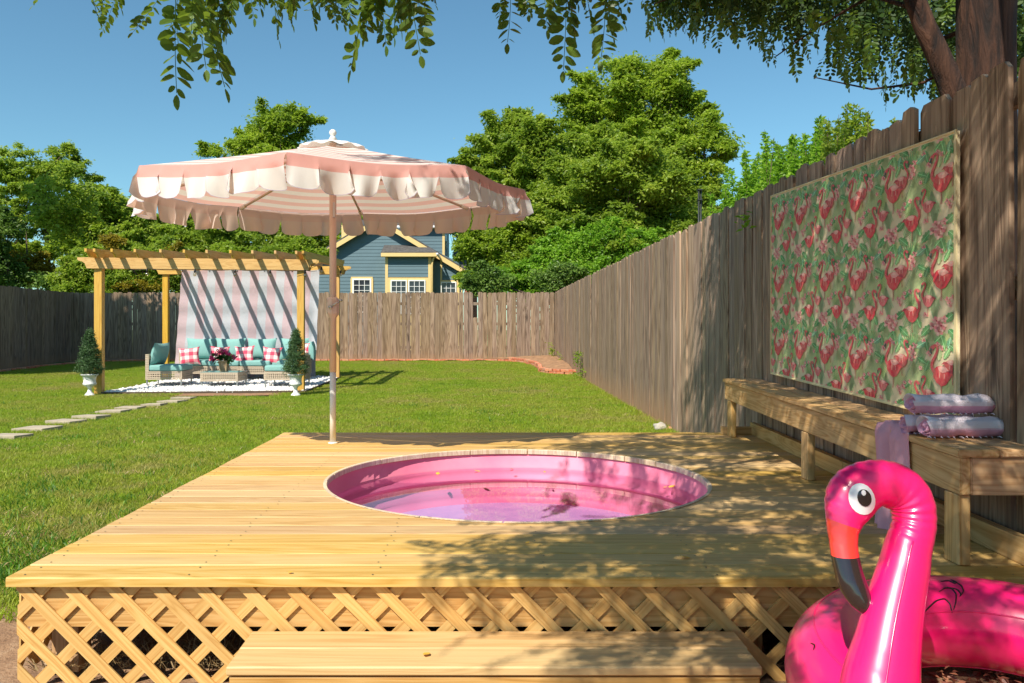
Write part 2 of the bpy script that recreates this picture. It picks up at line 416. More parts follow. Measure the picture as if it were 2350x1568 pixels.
def slatwood(name, ang, axis='Y'):
    t = NT(name); co = t.coord('Object'); rnd = t.n('ObjectInfo').outputs['Random']
    off = t.n('CombineXYZ', None, X=t.math('MULTIPLY', rnd, 37.0), Y=t.math('MULTIPLY', rnd, 91.0), Z=t.math('MULTIPLY', rnd, 53.0)).outputs[0]
    rot = (0, ang, 0)
    v = t.n('VectorMath', {'operation': 'ADD'}, i0=t.mapping(co, rot=rot), i1=off).outputs[0]
    big = t.noise(t.mapping(v, (1.2, 22, 22)), 1.0, 2, 0.5, 0.8)
    rings = t.math('ABSOLUTE', t.math('SUBTRACT', t.math('FRACT', t.math('MULTIPLY', big, 6)), 0.5))
    fine = t.noise(t.mapping(v, (2, 160, 160)), 1.0, 3)
    f = t.math('ADD', t.math('MULTIPLY', rings, .85), t.math('MULTIPLY', fine, .6))
    col = t.ramp(f, [(.2, (.50, .25, .065)), (.5, (.65, .385, .125)), (.85, (.72, .46, .175))])
    kd = t.n('TexVoronoi', None, Vector=t.mapping(v, (3, 12, 12)), Scale=0.5).outputs['Distance']
    km = t.ramp(kd, [(0.0, 1.0), (0.05, .8), (.12, 0.0)])
    col = t.mix(km, col, (.22, .09, .03))
    col = t.n('HueSaturation', None, Color=col, Value=t.math('ADD', .88, t.math('MULTIPLY', rnd, .2))).outputs[0]
    t.principled(Base_Color=col, Roughness=.6, Normal=t.bump(f, .25, .003)); return t.m
M['slat_d'] = slatwood('lattice_pine_down', R(-45)); M['slat_u'] = slatwood('lattice_pine_up', R(45))
lattice((-1.515, 2.621, 0), (1, 0, 0), (0, -1, 0), 3.33, -.038, .312, .012)
lattice((-1.527, 6.14, 0), (0, -1, 0), (-1, 0, 0), 3.49, 0.004, .312, .03)
# posts under the deck
for x, y in ((-1.42, 2.78), (.9, 2.78), (1.72, 2.78), (-1.42, 6.0), (1.9, 6.0)):
    MB().bx(x-.045, x+.045, y-.045, y+.045, -.02, .171).build('support_post', M['bench_z'], deck)
# baseboard on the fence
def strip(mb, y0, y1, xo, w, z0, z1):
    mb.prism([(fence_x(y0)-xo, y0, z0), (fence_x(y0)-xo+w, y0, z0), (fence_x(y1)-xo+w, y1, z0), (fence_x(y1)-xo, y1, z0)], (0, 0, z1-z0))
mb = MB(); strip(mb, 2.60, 4.30, .062, .036, DZ+.003, DZ+.092); mb.build('baseboard', M['bench'], deck)
mb = MB(); strip(mb, 4.305, 6.12, .062, .036, DZ+.003, DZ+.092); mb.build('baseboard', M['bench'], deck)
MB().bx(1.80, 2.03, 6.09, 6.126, DZ+.003, DZ+.06).build('baseboard', M['bench_x'], deck)

# step
stp = thing('step', 'long low pine step in front of the deck lattice', 'step', (0.03, 2.46, 0))
MB().bx(-.745, .806, 2.456, 2.594, .145, .172, bev=.004).build('tread', M['deck'], stp)
MB().bx(-.742, .803, 2.318, 2.4535, .145, .1715, bev=.004).build('tread', M['deck'], stp)
MB().bx(-.735, .798, 2.326, 2.362, .002, .139, bev=.003).build('riser', M['pine_x'], stp)
MB().bx(-.735, -.697, 2.365, 2.59, .002, .143).build('side_board', M['pine_y'], stp)
MB().bx(.76, .798, 2.365, 2.59, .002, .143).build('side_board', M['pine_y'], stp)

# ------------------------------------------------------------------ pool
t = NT('pink_tank'); co = t.coord('Object'); nz = t.noise(co, 3, 4)
c = t.mix(t.ramp(nz, [(.35, 0.0), (.65, 1.0)]), (.80, .19, .31), (.86, .27, .38))
t.principled(Base_Color=c, Roughness=.5, Normal=t.bump(t.noise(co, 5, 2), .2, .01)); M['pink'] = t.m
t = NT('pink_tank_floor'); co = t.coord('Object'); nz = t.noise(co, 6, 5)
c = t.mix(t.ramp(nz, [(.4, 0.0), (.6, 1.0)]), (.62, .36, .60), (.72, .43, .64))
t.principled(Base_Color=c, Roughness=.5); M['pinkfloor'] = t.m
pool = thing('stock_tank_pool', 'round pink metal pool sunk into the pine deck', 'pool', (PC[0], PC[1], 0))
def ring(prof, seg=128):
    mb = MB(); vs = []; n = len(prof)
    for r, z in prof:
        for k in range(seg):
            a = 2*math.pi*k/seg; vs.append((PC[0]+math.cos(a)*r, PC[1]+math.sin(a)*r, z))
    fs = [(i*seg+k, (i+1)*seg+k, (i+1)*seg+(k+1) % seg, i*seg+(k+1) % seg) for i in range(n-1) for k in range(seg)]
    mb.add(vs, fs, smooth=True); return mb
prof = [(PR+.05, .300), (PR+.05, .317), (PR+.004, .317), (PR-.002, .309), (PR-.002, .232), (PR-.012, .222), (PR-.004, .205), (PR-.004, .175), (PR-.028, .162), (PR-.028, .15), (PR-.008, .135),
        (PR-.012, .085), (PR-.04, .072), (PR-.035, .05), (PR-.05, .025), (PR-.09, .013)]
ring(prof).build('tank_wall', M['pink'], pool)
mb = MB(); mb.add([(PC[0]+math.cos(a)*(PR-.09), PC[1]+math.sin(a)*(PR-.09), .013) for a in [2*math.pi*k/96 for k in range(96)]], [list(range(96))])
mb.build('tank_floor', M['pinkfloor'], pool)
a = R(178); dp = Vector((PC[0]+math.cos(a)*(PR-.02), PC[1]+math.sin(a)*(PR-.02)+.1, .16))
mb = MB(); dr = Vector((1, -.15, 0)).normalized()
mb.tube([dp-dr*.02, dp+dr*.012], .034, 18); mb.tube([dp+dr*.0, dp+dr*.02], .018, 14); mb.build('drain_plug', M['black'], pool)
M['endgrain'] = wood('pale_end_grain', (.74, .62, .47), (.64, .51, .36), (.46, .33, .21), 'Z', .75, .3, 2.0, tone=.25)
a0 = 0.0; rtr = random.Random(3)
while a0 < 2*math.pi-.02:
    s_ = abs(math.sin(a0)); wseg = min(rtr.uniform(.12, .2)+.22*s_, 2*math.pi-a0); mb = MB(); n_ = 6; zt_ = DZ+.0035+rtr.uniform(-.001, .001); ro, ri = PR+.0005, PR-.014+rtr.uniform(-.002, .001); vs = []
    for k in range(n_+1):
        a = a0+.003+(wseg-.006)*k/n_
        for rr_, z_ in ((ro, .318), (ri, .318), (ri, zt_-.004), (ri+.003, zt_), (ro+.004, zt_), (ro+.004, DZ+.0012), (ro, DZ+.0012)): vs.append((PC[0]+math.cos(a)*rr_, PC[1]+math.sin(a)*rr_, z_))
    fs = [(k*7+j, k*7+(j+1) % 7, (k+1)*7+(j+1) % 7, (k+1)*7+j) for k in range(n_) for j in range(7)]+[list(range(7))[::-1], list(range(n_*7, n_*7+7))]
    mb.add(vs, fs); mb.build('rim_trim', M['endgrain'], deck); a0 += wseg
t = NT('pool_water'); co = t.coord('Object')
nb = t.bump(t.noise(co, 2.2, 2), .018, .05)
fr = t.n('Fresnel', None, IOR=1.33, Normal=nb).outputs[0]
tr = t.n('BsdfTransparent', None, Color=(.88, .82, .97)); gl = t.n('BsdfGlossy', None, Color=(1, 1, 1), Roughness=.0, Normal=nb)
mx = t.n('MixShader', None, i0=fr, i1=tr.outputs[0], i2=gl.outputs[0]); t.t.links.new(mx.outputs[0], t.out.inputs[0]); M['water'] = t.m
mb = MB(); mb.add([(PC[0]+math.cos(a)*(PR-.003), PC[1]+math.sin(a)*(PR-.003), .224) for a in [2*math.pi*k/128 for k in range(128)]], [list(range(128))])
mb.build('water', M['water'], None, kind='structure')

# ------------------------------------------------------------------ fences: every picket a part
def picket_mesh(h, w, tk=.018, var=0):
    ear = .022+.006*random.random(); c2 = ear*random.uniform(.8, 1.5)
    pts = [(-w/2, 0), (w/2, 0), (w/2, h-c2), (w/2-ear, h), (-w/2+ear, h), (-w/2, h-c2)]
    if var == 1: pts = [(-w/2, 0), (w/2, 0), (w/2, h-c2*1.8), (w/2-ear*.7, h-.005), (-w/2+ear*1.6, h), (-w/2, h-c2*.7)]
    v = [(x, -tk/2, z) for x, z in pts]+[(x, tk/2, z) for x, z in pts]; k = len(pts)
    f = [list(range(k)), list(range(k, 2*k))[::-1]]+[((i+1) % k, i, k+i, k+(i+1) % k) for i in range(k)]
    me = bpy.data.meshes.new('picket'); me.from_pydata(v, [], f); me.update(); return me
def picket_set(mat, n=7, H=2.4):
    out = []
    for k in range(n):
        me = picket_mesh(H+random.uniform(-.012, .012), random.choice([.138, .1395, .141, .137]), var=k % 3 == 2); me.materials.append(mat); out.append(me)
    return out
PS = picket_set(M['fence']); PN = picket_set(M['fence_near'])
def put_picket(parent, x, y, ztop, rz, ms, jit=1.0, me=None):
    me = me or random.choice(ms); o = bpy.data.objects.new('picket', me); COL.objects.link(o)
    o.parent = parent; o.matrix_parent_inverse = WM[parent].inverted()
    o.location = (x, y, ztop-2.4+random.uniform(-.012, .012)*jit)
    o.rotation_euler = (random.uniform(-.006, .006)*jit, random.uniform(-.004, .004)*jit, rz+random.uniform(-.045, .045)*jit)
    return o
rf = thing('right_fence', 'tall weathered picket fence running back along the right of the deck', 'fence', (2.1, 5, 0))
y = -1.2
while y < 23.9:
    zt = 2.11+(y-2.8)*.0254 if y < 5.95 else 2.19+(y-5.95)/(24-5.95)*.03
    near_ = y < 6.25; ang = math.pi/2-math.atan(.06) if near_ else math.pi/2
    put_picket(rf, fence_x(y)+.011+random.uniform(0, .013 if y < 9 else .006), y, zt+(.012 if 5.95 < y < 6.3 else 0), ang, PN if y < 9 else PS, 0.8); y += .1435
for (ya, yb) in ((-1.3, 2.5), (2.5, 6.25)):
    for z in (.5, 1.25, 1.95):
        mb = MB(); mb.prism([(fence_x(ya)+.028, ya, z), (fence_x(ya)+.066, ya, z), (fence_x(yb)+.066, yb, z), (fence_x(yb)+.028, yb, z)], (0, 0, .085)); mb.build('rail', M['rail'], rf)
for z in (.5, 1.25, 1.95): MB().bx(2.126, 2.164, 6.3, 24.1, z, z+.085).build('rail', M['rail'], rf)
for y in (0.2, 2.5, 4.9, 7.3, 9.7, 12.1, 14.5, 16.9, 19.3, 21.7, 24.0):
    x = fence_x(y)+.17; MB().bx(x-.045, x+.045, y-.045, y+.045, -.1, 2.0).build('fence_post', M['fence'], rf)
bf = thing('back_fence', 'weathered picket fence across the back of the lawn below the blue house', 'fence', (-5, 24, 0))
x = 2.03; k = 0
short = picket_mesh(1.66, .137); short.materials.append(M['fence'])
while x > -12.3:
    zt = 2.222
    if abs(x-(-.295)) < .07:
        o = put_picket(bf, x, 24.0, zt, 0, PS, .3, short)
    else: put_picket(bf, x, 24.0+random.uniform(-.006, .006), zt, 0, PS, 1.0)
    x -= random.choice([.1405, .142, .143, .146]); k += 1
for z in (.55, 1.25, 1.85): MB().bx(-12.3, 2.1, 24.018, 24.056, z, z+.085).build('rail', M['rail'], bf)
for x in np.arange(-12, 2.2, 2.4): MB().bx(x-.045, x+.045, 24.06, 24.15, 0, 2.05).build('fence_post', M['fence'], bf)
lf = thing('left_fence', 'shaded grey picket fence along the left side of the lawn', 'fence', (-11.9, 18, 0))
y = 23.9
while y > 11:
    xx_ = -12.3+(23.9-y)*.10; xx_ = min(xx_, -11.85)
    put_picket(lf, xx_, y, 2.22-(23.9-y)*.004, -math.pi/2, PS, 1.0); y -= .1435
for z in (.55, 1.25, 1.85): MB().bx(-11.94+(-.0), -11.902, 11, 19.2, z, z+.085).build('rail', M['rail'], lf)

# ------------------------------------------------------------------ brick edging and flower bed
def brickmat():
    t = NT('old_red_brick'); rnd = t.n('ObjectInfo').outputs['Random']; co = t.coord('Object')
    c = t.ramp(rnd, [(0.0, (.46, .085, .025)), (.35, (.56, .13, .04)), (.65, (.56, .19, .08)), (.85, (.56, .27, .15)), (1.0, (.34, .07, .03))])
    n = t.noise(co, 22, 5, .7)
    c = t.mix(t.ramp(n, [(.42, 0.0), (.7, .8)]), c, (.55, .36, .26)); c = t.mix(t.ramp(t.noise(co, 9, 3), [(.6, 0.0), (.75, .7)]), c, (.08, .05, .04))
    t.principled(Base_Color=c, Roughness=.9, Normal=t.bump(n, .8, .008)); return t.m
M['brick'] = brickmat()
be = thing('brick_edging', 'low row of old red bricks edging the soil at the foot of the fences', 'edging', (-2, 23.4, .2))
mb = MB(); mb.box((0, 0, 0), (.195, .095, .06), bev=.005); bsrc = mb.build('brick', M['brick'], None); bme = bsrc.data; bpy.data.objects.remove(bsrc); 
path = [(-11.55, 12.0), (-11.55, 21.0), (-11.2, 22.7), (-10.2, 23.35), (-8, 23.5), (-4, 23.5), (0.2, 23.55), (.8, 23.35), (1.15, 22.6), (1.38, 21.6), (1.42, 20.4), (1.36, 19.3), (1.5, 18.75), (1.8, 18.5), (2.04, 18.42)]
pts = [Vector(p) for p in path]; seglen = [(pts[i+1]-pts[i]).length for i in range(len(pts)-1)]; tot = sum(seglen)
def along(s):
    for i, l in enumerate(seglen):
        if s <= l or i == len(seglen)-1: 
            d = (pts[i+1]-pts[i]).normalized(); return pts[i]+d*s, math.atan2(d.y, d.x)
        s -= l
s = .1; nb_ = 0
while s < tot-.05 and nb_ < 165:
    p, a = along(s)
    courses = 2 if p.x > .7 and p.y < 23.4 else 1
    for cidx in range(courses):
        o = bpy.data.objects.new('brick', bme); COL.objects.link(o); o.parent = be; o.matrix_parent_inverse = WM[be].inverted()
        q, a2 = along(min(s+.1*cidx, tot))
        if p.x < -11 and p.y < 18: pass
        o.location = (q.x+random.uniform(-.008, .008), q.y+random.uniform(-.008, .008), gz(q.x, q.y)+.032+cidx*.063)
        o.rotation_euler = (random.uniform(-.05, .05), random.uniform(-.04, .04), a2+random.uniform(-.07, .07)); nb_ += 1
    s += .207
M['soil'] = plain('red_clay_soil', (.30, .165, .085), .95, var=.25, scale=8, bump=.8, bscale=30)
mb = MB()
def soilf(u, v):
    y = 18.47+v*5.4; xl = np.interp(y, [18.4, 18.75, 19.3, 20.4, 21.6, 22.6, 23.35, 24], [1.95, 1.55, 1.42, 1.47, 1.43, 1.2, .8, -.4]); x = xl+(2.085-xl)*u
    return (x, y, gz(x, y)+.07+.10*min(1, v*4)*math.sin(u*1.57)+.02*math.sin(x*17)*math.sin(y*13))
mb.grid(soilf, 14, 40); mb.build('flower_bed_soil', M['soil'], None, kind='structure')
mb = MB(); mb.grid(lambda u, v: (-11.2+u*12, 23.45+v*.53, .225+.02*math.sin(u*90)+.03*v), 60, 3); mb.build('border_soil', M['soil'], None, kind='structure')
# ------------------------------------------------------------------ bench
bench = thing('bench', 'long pine bench built along the right fence under the flamingo print', 'bench', (1.8, 4.4, DZ))
def bxf(y): return 1.585+.068*(y-2.69)        # front edge of the seat
def bz(y): return .740+.008*(y-2.69)
def slab(y0, y1, f0, f1, z0, z1, nm, mat):    # slab following the bench: x = bxf + f
    def P(y, f, dz): return (f(y) if callable(f) else bxf(y)+f, y, bz(y)+dz)
    vs = [P(y, f, dz) for y in (y0, y1) for f in (f0, f1) for dz in (z0, z1)]
    mb = MB(); mb.add(vs, [(0, 2, 3, 1), (4, 5, 7, 6), (0, 1, 5, 4), (2, 6, 7, 3), (1, 3, 7, 5), (0, 4, 6, 2)]); o = mb.build(nm, mat, bench)
    bm = bmesh.new(); bm.from_mesh(o.data); bmesh.ops.bevel(bm, geom=list(bm.edges), offset=.004, segments=2, affect='EDGES'); bmesh.ops.recalc_face_normals(bm, faces=list(bm.faces)); bm.to_mesh(o.data); bm.free(); return o
YN, YF = 2.69, 6.14
slab(YN, YF, 0, .139, -.026, 0, 'seat_board', M['bench'])
slab(YN, YF, .142, lambda y: fence_x(y)-.004, -.026, 0, 'seat_board', M['bench'])
slab(YN+.012, YF-.02, .012, .048, -.155, -.027, 'apron', M['bench'])
slab(YN+.012, YN+.05, .049, lambda y: fence_x(y)-.03, -.155, -.0275, 'end_apron', M['bench_x'])
slab(YF-.06, YF-.02, .049, lambda y: fence_x(y)-.03, -.155, -.0275, 'end_apron', M['bench_x'])
for y in (2.715, 4.24, 5.93):
    x = bxf(y)+.014; z1 = bz(y)-.157
    MB().bx(x, x+.040, y, y+.089, DZ+.002, z1, bev=.003).build('leg', M['bench_z'], bench)

# ------------------------------------------------------------------ towels
t = NT('towel_pink'); uv = t.n('UVMap').outputs[0]; s_ = t.n('SeparateXYZ', None, Vector=uv)
co = t.coord('Object'); u = s_.outputs['X']
band = t.ramp(u, [(0.0, (.74, .33, .48)), (.30, (.74, .33, .48)), (.31, (.86, .80, .84)), (.325, (.86, .80, .84)), (.335, (.76, .36, .50)), (.40, (.76, .36, .50)), (.41, (.78, .70, .76)), (1.0, (.80, .72, .78))], 'LINEAR')
c = t.mix(t.math('MULTIPLY', t.noise(co, 260, 2), .35), band, (.62, .45, .56))
t.principled(Base_Color=c, Roughness=.92, Normal=t.bump(t.math('ADD', t.noise(co, 220, 2), t.math('MULTIPLY', t.noise(co, 22, 3), 2.0)), .5, .004)); M['towel'] = t.m
M['towel_plain'] = plain('towel_plain_pink', (.76, .36, .43), .92, var=.08, scale=12, bump=.5, bscale=220)
M['tassel'] = plain('towel_tassel', (.72, .60, .68), .9)
def towel_roll(name, label, c, axis, L, r, seed, rot0=0.0):
    rs = random.Random(seed); T = thing(name, label, 'towel', c, 0, 'rolled pink and white towels on the bench')
    ax = Vector(axis).normalized(); up = Vector((0, 0, 1)); sd_ = ax.cross(up).normalized(); mb = MB()
    turns = 3.6; n = 110; lam = 9; vs = []; uvs = []
    for j in range(lam+1):
        s = (j/lam-.5)*L
        for i in range(n+1):
            a = turns*2*math.pi*i/n; rr = r*(.12+.88*i/n); a2 = a+rot0
            wob = .0022*math.sin(3*a+j*1.3)+.0026*math.sin(j*1.7+a*.7+seed)+.0016*math.sin(j*3.9+seed)
            e = .010*math.sin(a*1.3)*(1 if abs(j/lam-.5) > .45 else 0)
            p = ax*(s+e)+(sd_*math.cos(a2)+up*math.sin(a2)*.94)*(rr+wob); vs.append(p); uvs.append(((i/n*turns) % 1.0 if i < n*.72 else .45+.5*((i/n-.72)/.28), j/lam))
    # the outermost turn shows a pink band low and pale cloth on top
    for k in range(len(uvs)):
        i = k % (n+1); a2 = turns*2*math.pi*i/n+rot0; side = math.sin(a2)
        if i > n*.70: uvs[k] = (0.42+.5*(side+1)/2 if side > -.05 else (.36 if side > -.14 else (.318 if side > -.2 else .2)), 0)
        else: uvs[k] = (.1 if (i//6) % 2 else .36, 0)
    w = n+1; fs = [(j*w+i, j*w+i+1, (j+1)*w+i+1, (j+1)*w+i) for j in range(lam) for i in range(n)]
    mb.add([Vector(c)+v for v in vs], fs, 0, uvs, smooth=True)
    o = mb.build('rolled_cloth', M['towel'], T)
    so = o.modifiers.new('thick', 'SOLIDIFY'); so.thickness = .003
    mb = MB(); side = -1.0
    for k in range(13):
        s = (k/12-.5)*L; b = Vector(c)+ax*s-up*r*.90+Vector((0, -r*.55, 0)); e = b+Vector((rs.uniform(-.006, .006), -.012-rs.uniform(0, .01), -.004*rs.random()))
        mb.tube([b, (b+e)/2+Vector((0, 0, .003)), e], [.0018, .0022, .0012], 5)
    mb.build('tassel_fringe', M['tassel'], T)
    return T
zb_ = bz(3.0)
towel_roll('rolled_towel', 'upper rolled pink and white towel resting on top of the pile', (1.745, 3.025, zb_+.122), (1, -.02, 0), .285, .040, 1, 2.9)
towel_roll('rolled_towel', 'lower front rolled towel in the pile at the near end of the bench', (1.765, 2.975, zb_+.043), (1, .03, 0), .285, .0415, 2, 3.2)
towel_roll('rolled_towel', 'lower back rolled towel mostly hidden behind the front roll', (1.735, 3.075, zb_+.040), (1, .0, 0), .26, .038, 3, 1.0)
# draped towel
T = thing('draped_towel', 'mauve pink towel with white tassels draped over the front of the bench', 'towel', (1.64, 3.25, bz(3.2)))
Yc = 3.19
def drape(u, v):
    wd = .31-.04*math.sin(v*2.2); y = Yc+(u-.5)*wd+.01*math.sin(v*7)
    L = .30+.36; s = v*L
    fold = .010*math.sin(u*13+v*2)+.006*math.sin(u*23+1)
    if s < .24: return (bxf(y)+.235-s, y, bz(y)+.010+abs(fold)*.9+.012*math.sin(u*3.1))
    d = s-.24; k = min(1, d/.03)
    return (bxf(y)-.010*k-.008*k+fold*1.2*k, y+.02*d*math.sin(u*5), bz(y)+.010-(d-.004)*1.0-.006*k)
mb = MB(); mb.grid(drape, 34, 46); o = mb.build('cloth', M['towel_plain'], T); so = o.modifiers.new('thick', 'SOLIDIFY'); so.thickness = .003
mb = MB()
for k in range(16):
    p = Vector(drape(k/15, 1.0)); mb.tube([p+Vector((0, 0, .004)), p-Vector((0, 0, .018)), p-Vector((.003*math.sin(k), 0, .034))], [.003, .0035, .001], 5)
mb.build('tassel_fringe', M['tassel'], T)

# ------------------------------------------------------------------ flamingo print on the fence (flat shapes, in layers)
t = NT('print_ink'); ca = t.n('VertexColor', {'layer_name': 'col'}).outputs[0]; co = t.coord('Object')
nz = t.noise(co, 38, 4, .65)
c = t.mix(t.ramp(nz, [(.35, .0), (.75, .30)]), ca, (.84, .68, .42))
c = t.n('HueSaturation', None, Color=c, Value=t.math('ADD', 1.02, t.math('MULTIPLY', t.noise(co, 9, 3), .35))).outputs[0]
t.principled(Base_Color=c, Roughness=.75); M['ink'] = t.m
M['canvas'] = plain('cream_canvas', (.84, .71, .45), .75, var=.06, bump=.15, bscale=250)
M['canvas_edge'] = plain('pale_wood_edge', (.80, .66, .36), .6)
PA, PB = 5.72, 3.225
def print_pt(u, v, d=0.0):       # u from far (0) to near (1), v from bottom (0) to top (1)
    y = PA+(PB-PA)*u; zb, zt_ = CAMZ-.316+(-.052)*u, CAMZ+.941-.148*u
    return Vector((fence_x(y)-.020-d, y, zb+(zt_-zb)*v))
pr = thing('flamingo_print', 'large framed cloth print of flamingos, palm leaves and pink flowers on the fence', 'wall hanging', (2.0, 4.5, 1.3))
mb = MB(); P = [print_pt(*q) for q in ((0, 0), (1, 0), (1, 1), (0, 1))]; mb.prism(P, (.014, 0, 0)); mb.build('canvas', M['canvas'], pr)
for (a_, b_) in (((0, 0), (1, 0)), ((1, 0), (1, 1)), ((1, 1), (0, 1)), ((0, 1), (0, 0))):
    p, q = print_pt(*a_), print_pt(*b_); hb = .007 if a_[0] != b_[0] or a_[0] == 0 else .013
    d = (q-p).normalized(); n_ = Vector((1, 0, 0)).cross(d).normalized()*hb/2
    mb = MB(); mb.prism([p-n_-d*hb*.4, q-n_+d*hb*.4, q+n_+d*hb*.4, p+n_-d*hb*.4], (-.006, 0, 0)); mb.build('border_strip', M['canvas_edge'], pr)
W_, H_ = (PA-PB)*1.002, 1.21
ink = MB(); lay = [0]
def shape(pts2, col, layer):
    """pts2: polygon in metres on the print, (s right, t up); clipped to the print"""
    poly = pts2
    for axis, lim, side in ((0, .012, 1), (0, W_-.02, -1), (1, .012, 1), (1, H_-.012, -1)):
        out = []
        for i in range(len(poly)):
            A, B = poly[i], poly[(i+1) % len(poly)]; ia, ib = side*(A[axis]-lim) >= 0, side*(B[axis]-lim) >= 0
            if ia: out.append(A)
            if ia != ib:
                k = (lim-A[axis])/(B[axis]-A[axis]); out.append((A[0]+k*(B[0]-A[0]), A[1]+k*(B[1]-A[1])))
        poly = out
        if len(poly) < 3: return
    ink.add([print_pt(s/W_, t_/H_, .0012+.00035*layer) for s, t_ in poly], [list(range(len(poly)))], col=col)
def stroke(ptsl, w, col, layer):
    for i in range(len(ptsl)-1):
        (x0, y0), (x1, y1) = ptsl[i], ptsl[i+1]; dx, dy = x1-x0, y1-y0; l = math.hypot(dx, dy) or 1e-6; nx, ny = -dy/l, dx/l
        w0 = w(i/(len(ptsl)-1)) if callable(w) else w; w1 = w((i+1)/(len(ptsl)-1)) if callable(w) else w
        shape([(x0+nx*w0/2, y0+ny*w0/2), (x1+nx*w1/2, y1+ny*w1/2), (x1-nx*w1/2, y1-ny*w1/2), (x0-nx*w0/2, y0-ny*w0/2)], col, layer)
def ell(cx, cy, a, b, ang, col, layer, n=12):
    ca_, sa_ = math.cos(ang), math.sin(ang)
    shape([(cx+a*math.cos(k*2*math.pi/n)*ca_-b*math.sin(k*2*math.pi/n)*sa_, cy+a*math.cos(k*2*math.pi/n)*sa_+b*math.sin(k*2*math.pi/n)*ca_) for k in range(n)], col, layer)
RED, DRED, PK, PALE = (.70, .03, .06), (.42, .015, .05), (.78, .22, .24), (.86, .50, .42)
GR, GR2, GR3, TEAL = (.06, .27, .08), (.15, .40, .13), (.42, .54, .24), (.14, .36, .19)
def leaf_blade(x, y, ang, L, w, col, layer, notch=True):
    n = 9; up_, dn = [], []
    for k in range(n+1):
        f = k/n; ww = w*math.sin(math.pi*min(1, f*.92+.08))**.8*(1 if (k % 2 or not notch) else .72)
        cx, cy = x+math.cos(ang)*L*f, y+math.sin(ang)*L*f
        up_.append((cx-math.sin(ang)*ww, cy+math.cos(ang)*ww)); dn.append((cx+math.sin(ang)*ww, cy-math.cos(ang)*ww))
    for k in range(n): shape([up_[k], up_[k+1], dn[k+1], dn[k]], col, layer)
    stroke([(x, y), (x+math.cos(ang)*L, y+math.sin(ang)*L)], .003, tuple(min(1, c*1.9+.1) for c in col), layer+1)
def palm(x, y, ang, L, col, layer):
    stroke([(x, y), (x+math.cos(ang)*L, y+math.sin(ang)*L)], .004, col, layer)
    for k in range(1, 13):
        f = k/13; cx, cy = x+math.cos(ang)*L*f, y+math.sin(ang)*L*f; l = .055*math.sin(math.pi*(f*.75+.2))
        for sg in (-1, 1):
            a2 = ang+sg*.75; stroke([(cx, cy), (cx+math.cos(a2)*l, cy+math.sin(a2)*l)], lambda q: .0055*(1-q)+.001, col, layer)
def fan(x, y, ang, L, col, layer, n=9, spread=1.3):
    for k in range(n):
        a2 = ang+(k/(n-1)-.5)*spread; stroke([(x, y), (x+math.cos(a2)*L*.5, y+math.sin(a2)*L*.5), (x+math.cos(a2+.05)*L, y+math.sin(a2+.05)*L)], lambda q: .002+.008*math.sin(math.pi*min(1, q+.1)), col, layer)
def flower(x, y, r, layer, seed):
    rs = random.Random(seed)
    for k in range(5):
        a2 = k*2*math.pi/5+rs.random(); ell(x+math.cos(a2)*r*.6, y+math.sin(a2)*r*.6, r*.62, r*.42, a2, (PALE, PK, (.84, .38, .36))[k % 3], layer)
    ell(x, y, r*.22, r*.2, 0, DRED, layer+1, 8)
def flamingo(x, y, s, m, layer, body=RED):
    """m=1 neck rises on the left, -1 on the right"""
    def q(a, b): return (x+m*a*s, y+b*s)
    shape([q(-.050, .045), q(-.052, .0), q(-.03, -.035), q(.0, -.055), q(.03, -.04), q(.055, .0), q(.075, .04), q(.055, .06), q(.03, .075), q(.0, .078), q(-.03, .07)], body, layer)
    shape([q(-.022, .066), q(-.012, .044), q(.01, .034), q(.03, .042), q(.05, .056), q(.03, .076), q(.0, .078)], (.84, .36, .32), layer+1); shape([q(-.010, .066), q(.008, .054), q(.03, .062), q(.015, .074)], PALE, layer+2)
    shape([q(.03, .05), q(.095, .03), q(.07, .06)], DRED, layer+1)
    for k in range(5): stroke([q(-.02+k*.014, .045-.004*k), q(-.025+k*.016, .0)], .0028*s, (.90, .62, .5) if k % 2 else DRED, layer+2)
    neck = [(-.045, .03), (-.062, .065), (-.058, .10), (-.040, .135), (-.026, .165), (-.022, .195), (-.036, .212), (-.055, .204), (-.062, .18)]
    stroke([q(a, b) for a, b in neck], lambda f: s*(.020-.008*f), (.66, .06, .09), layer+1)
    ell(*q(-.054, .196), .015*s, .012*s, 0, (.70, .08, .11), layer+2, 8)
    stroke([q(-.062, .188), q(-.070, .165), q(-.060, .148)], lambda f: s*(.013-.007*f), (.04, .09, .09), layer+3)
    stroke([q(0, -.05), q(.002, -.09), q(-.001, -.13)], .0045*s, DRED, layer)
STR = 1.9
_shape = shape
def shape(pts2, col, layer): _shape([(a*STR, b) for a, b in pts2], col, layer)
TW, TH = .445/STR, .417
WP = W_/STR
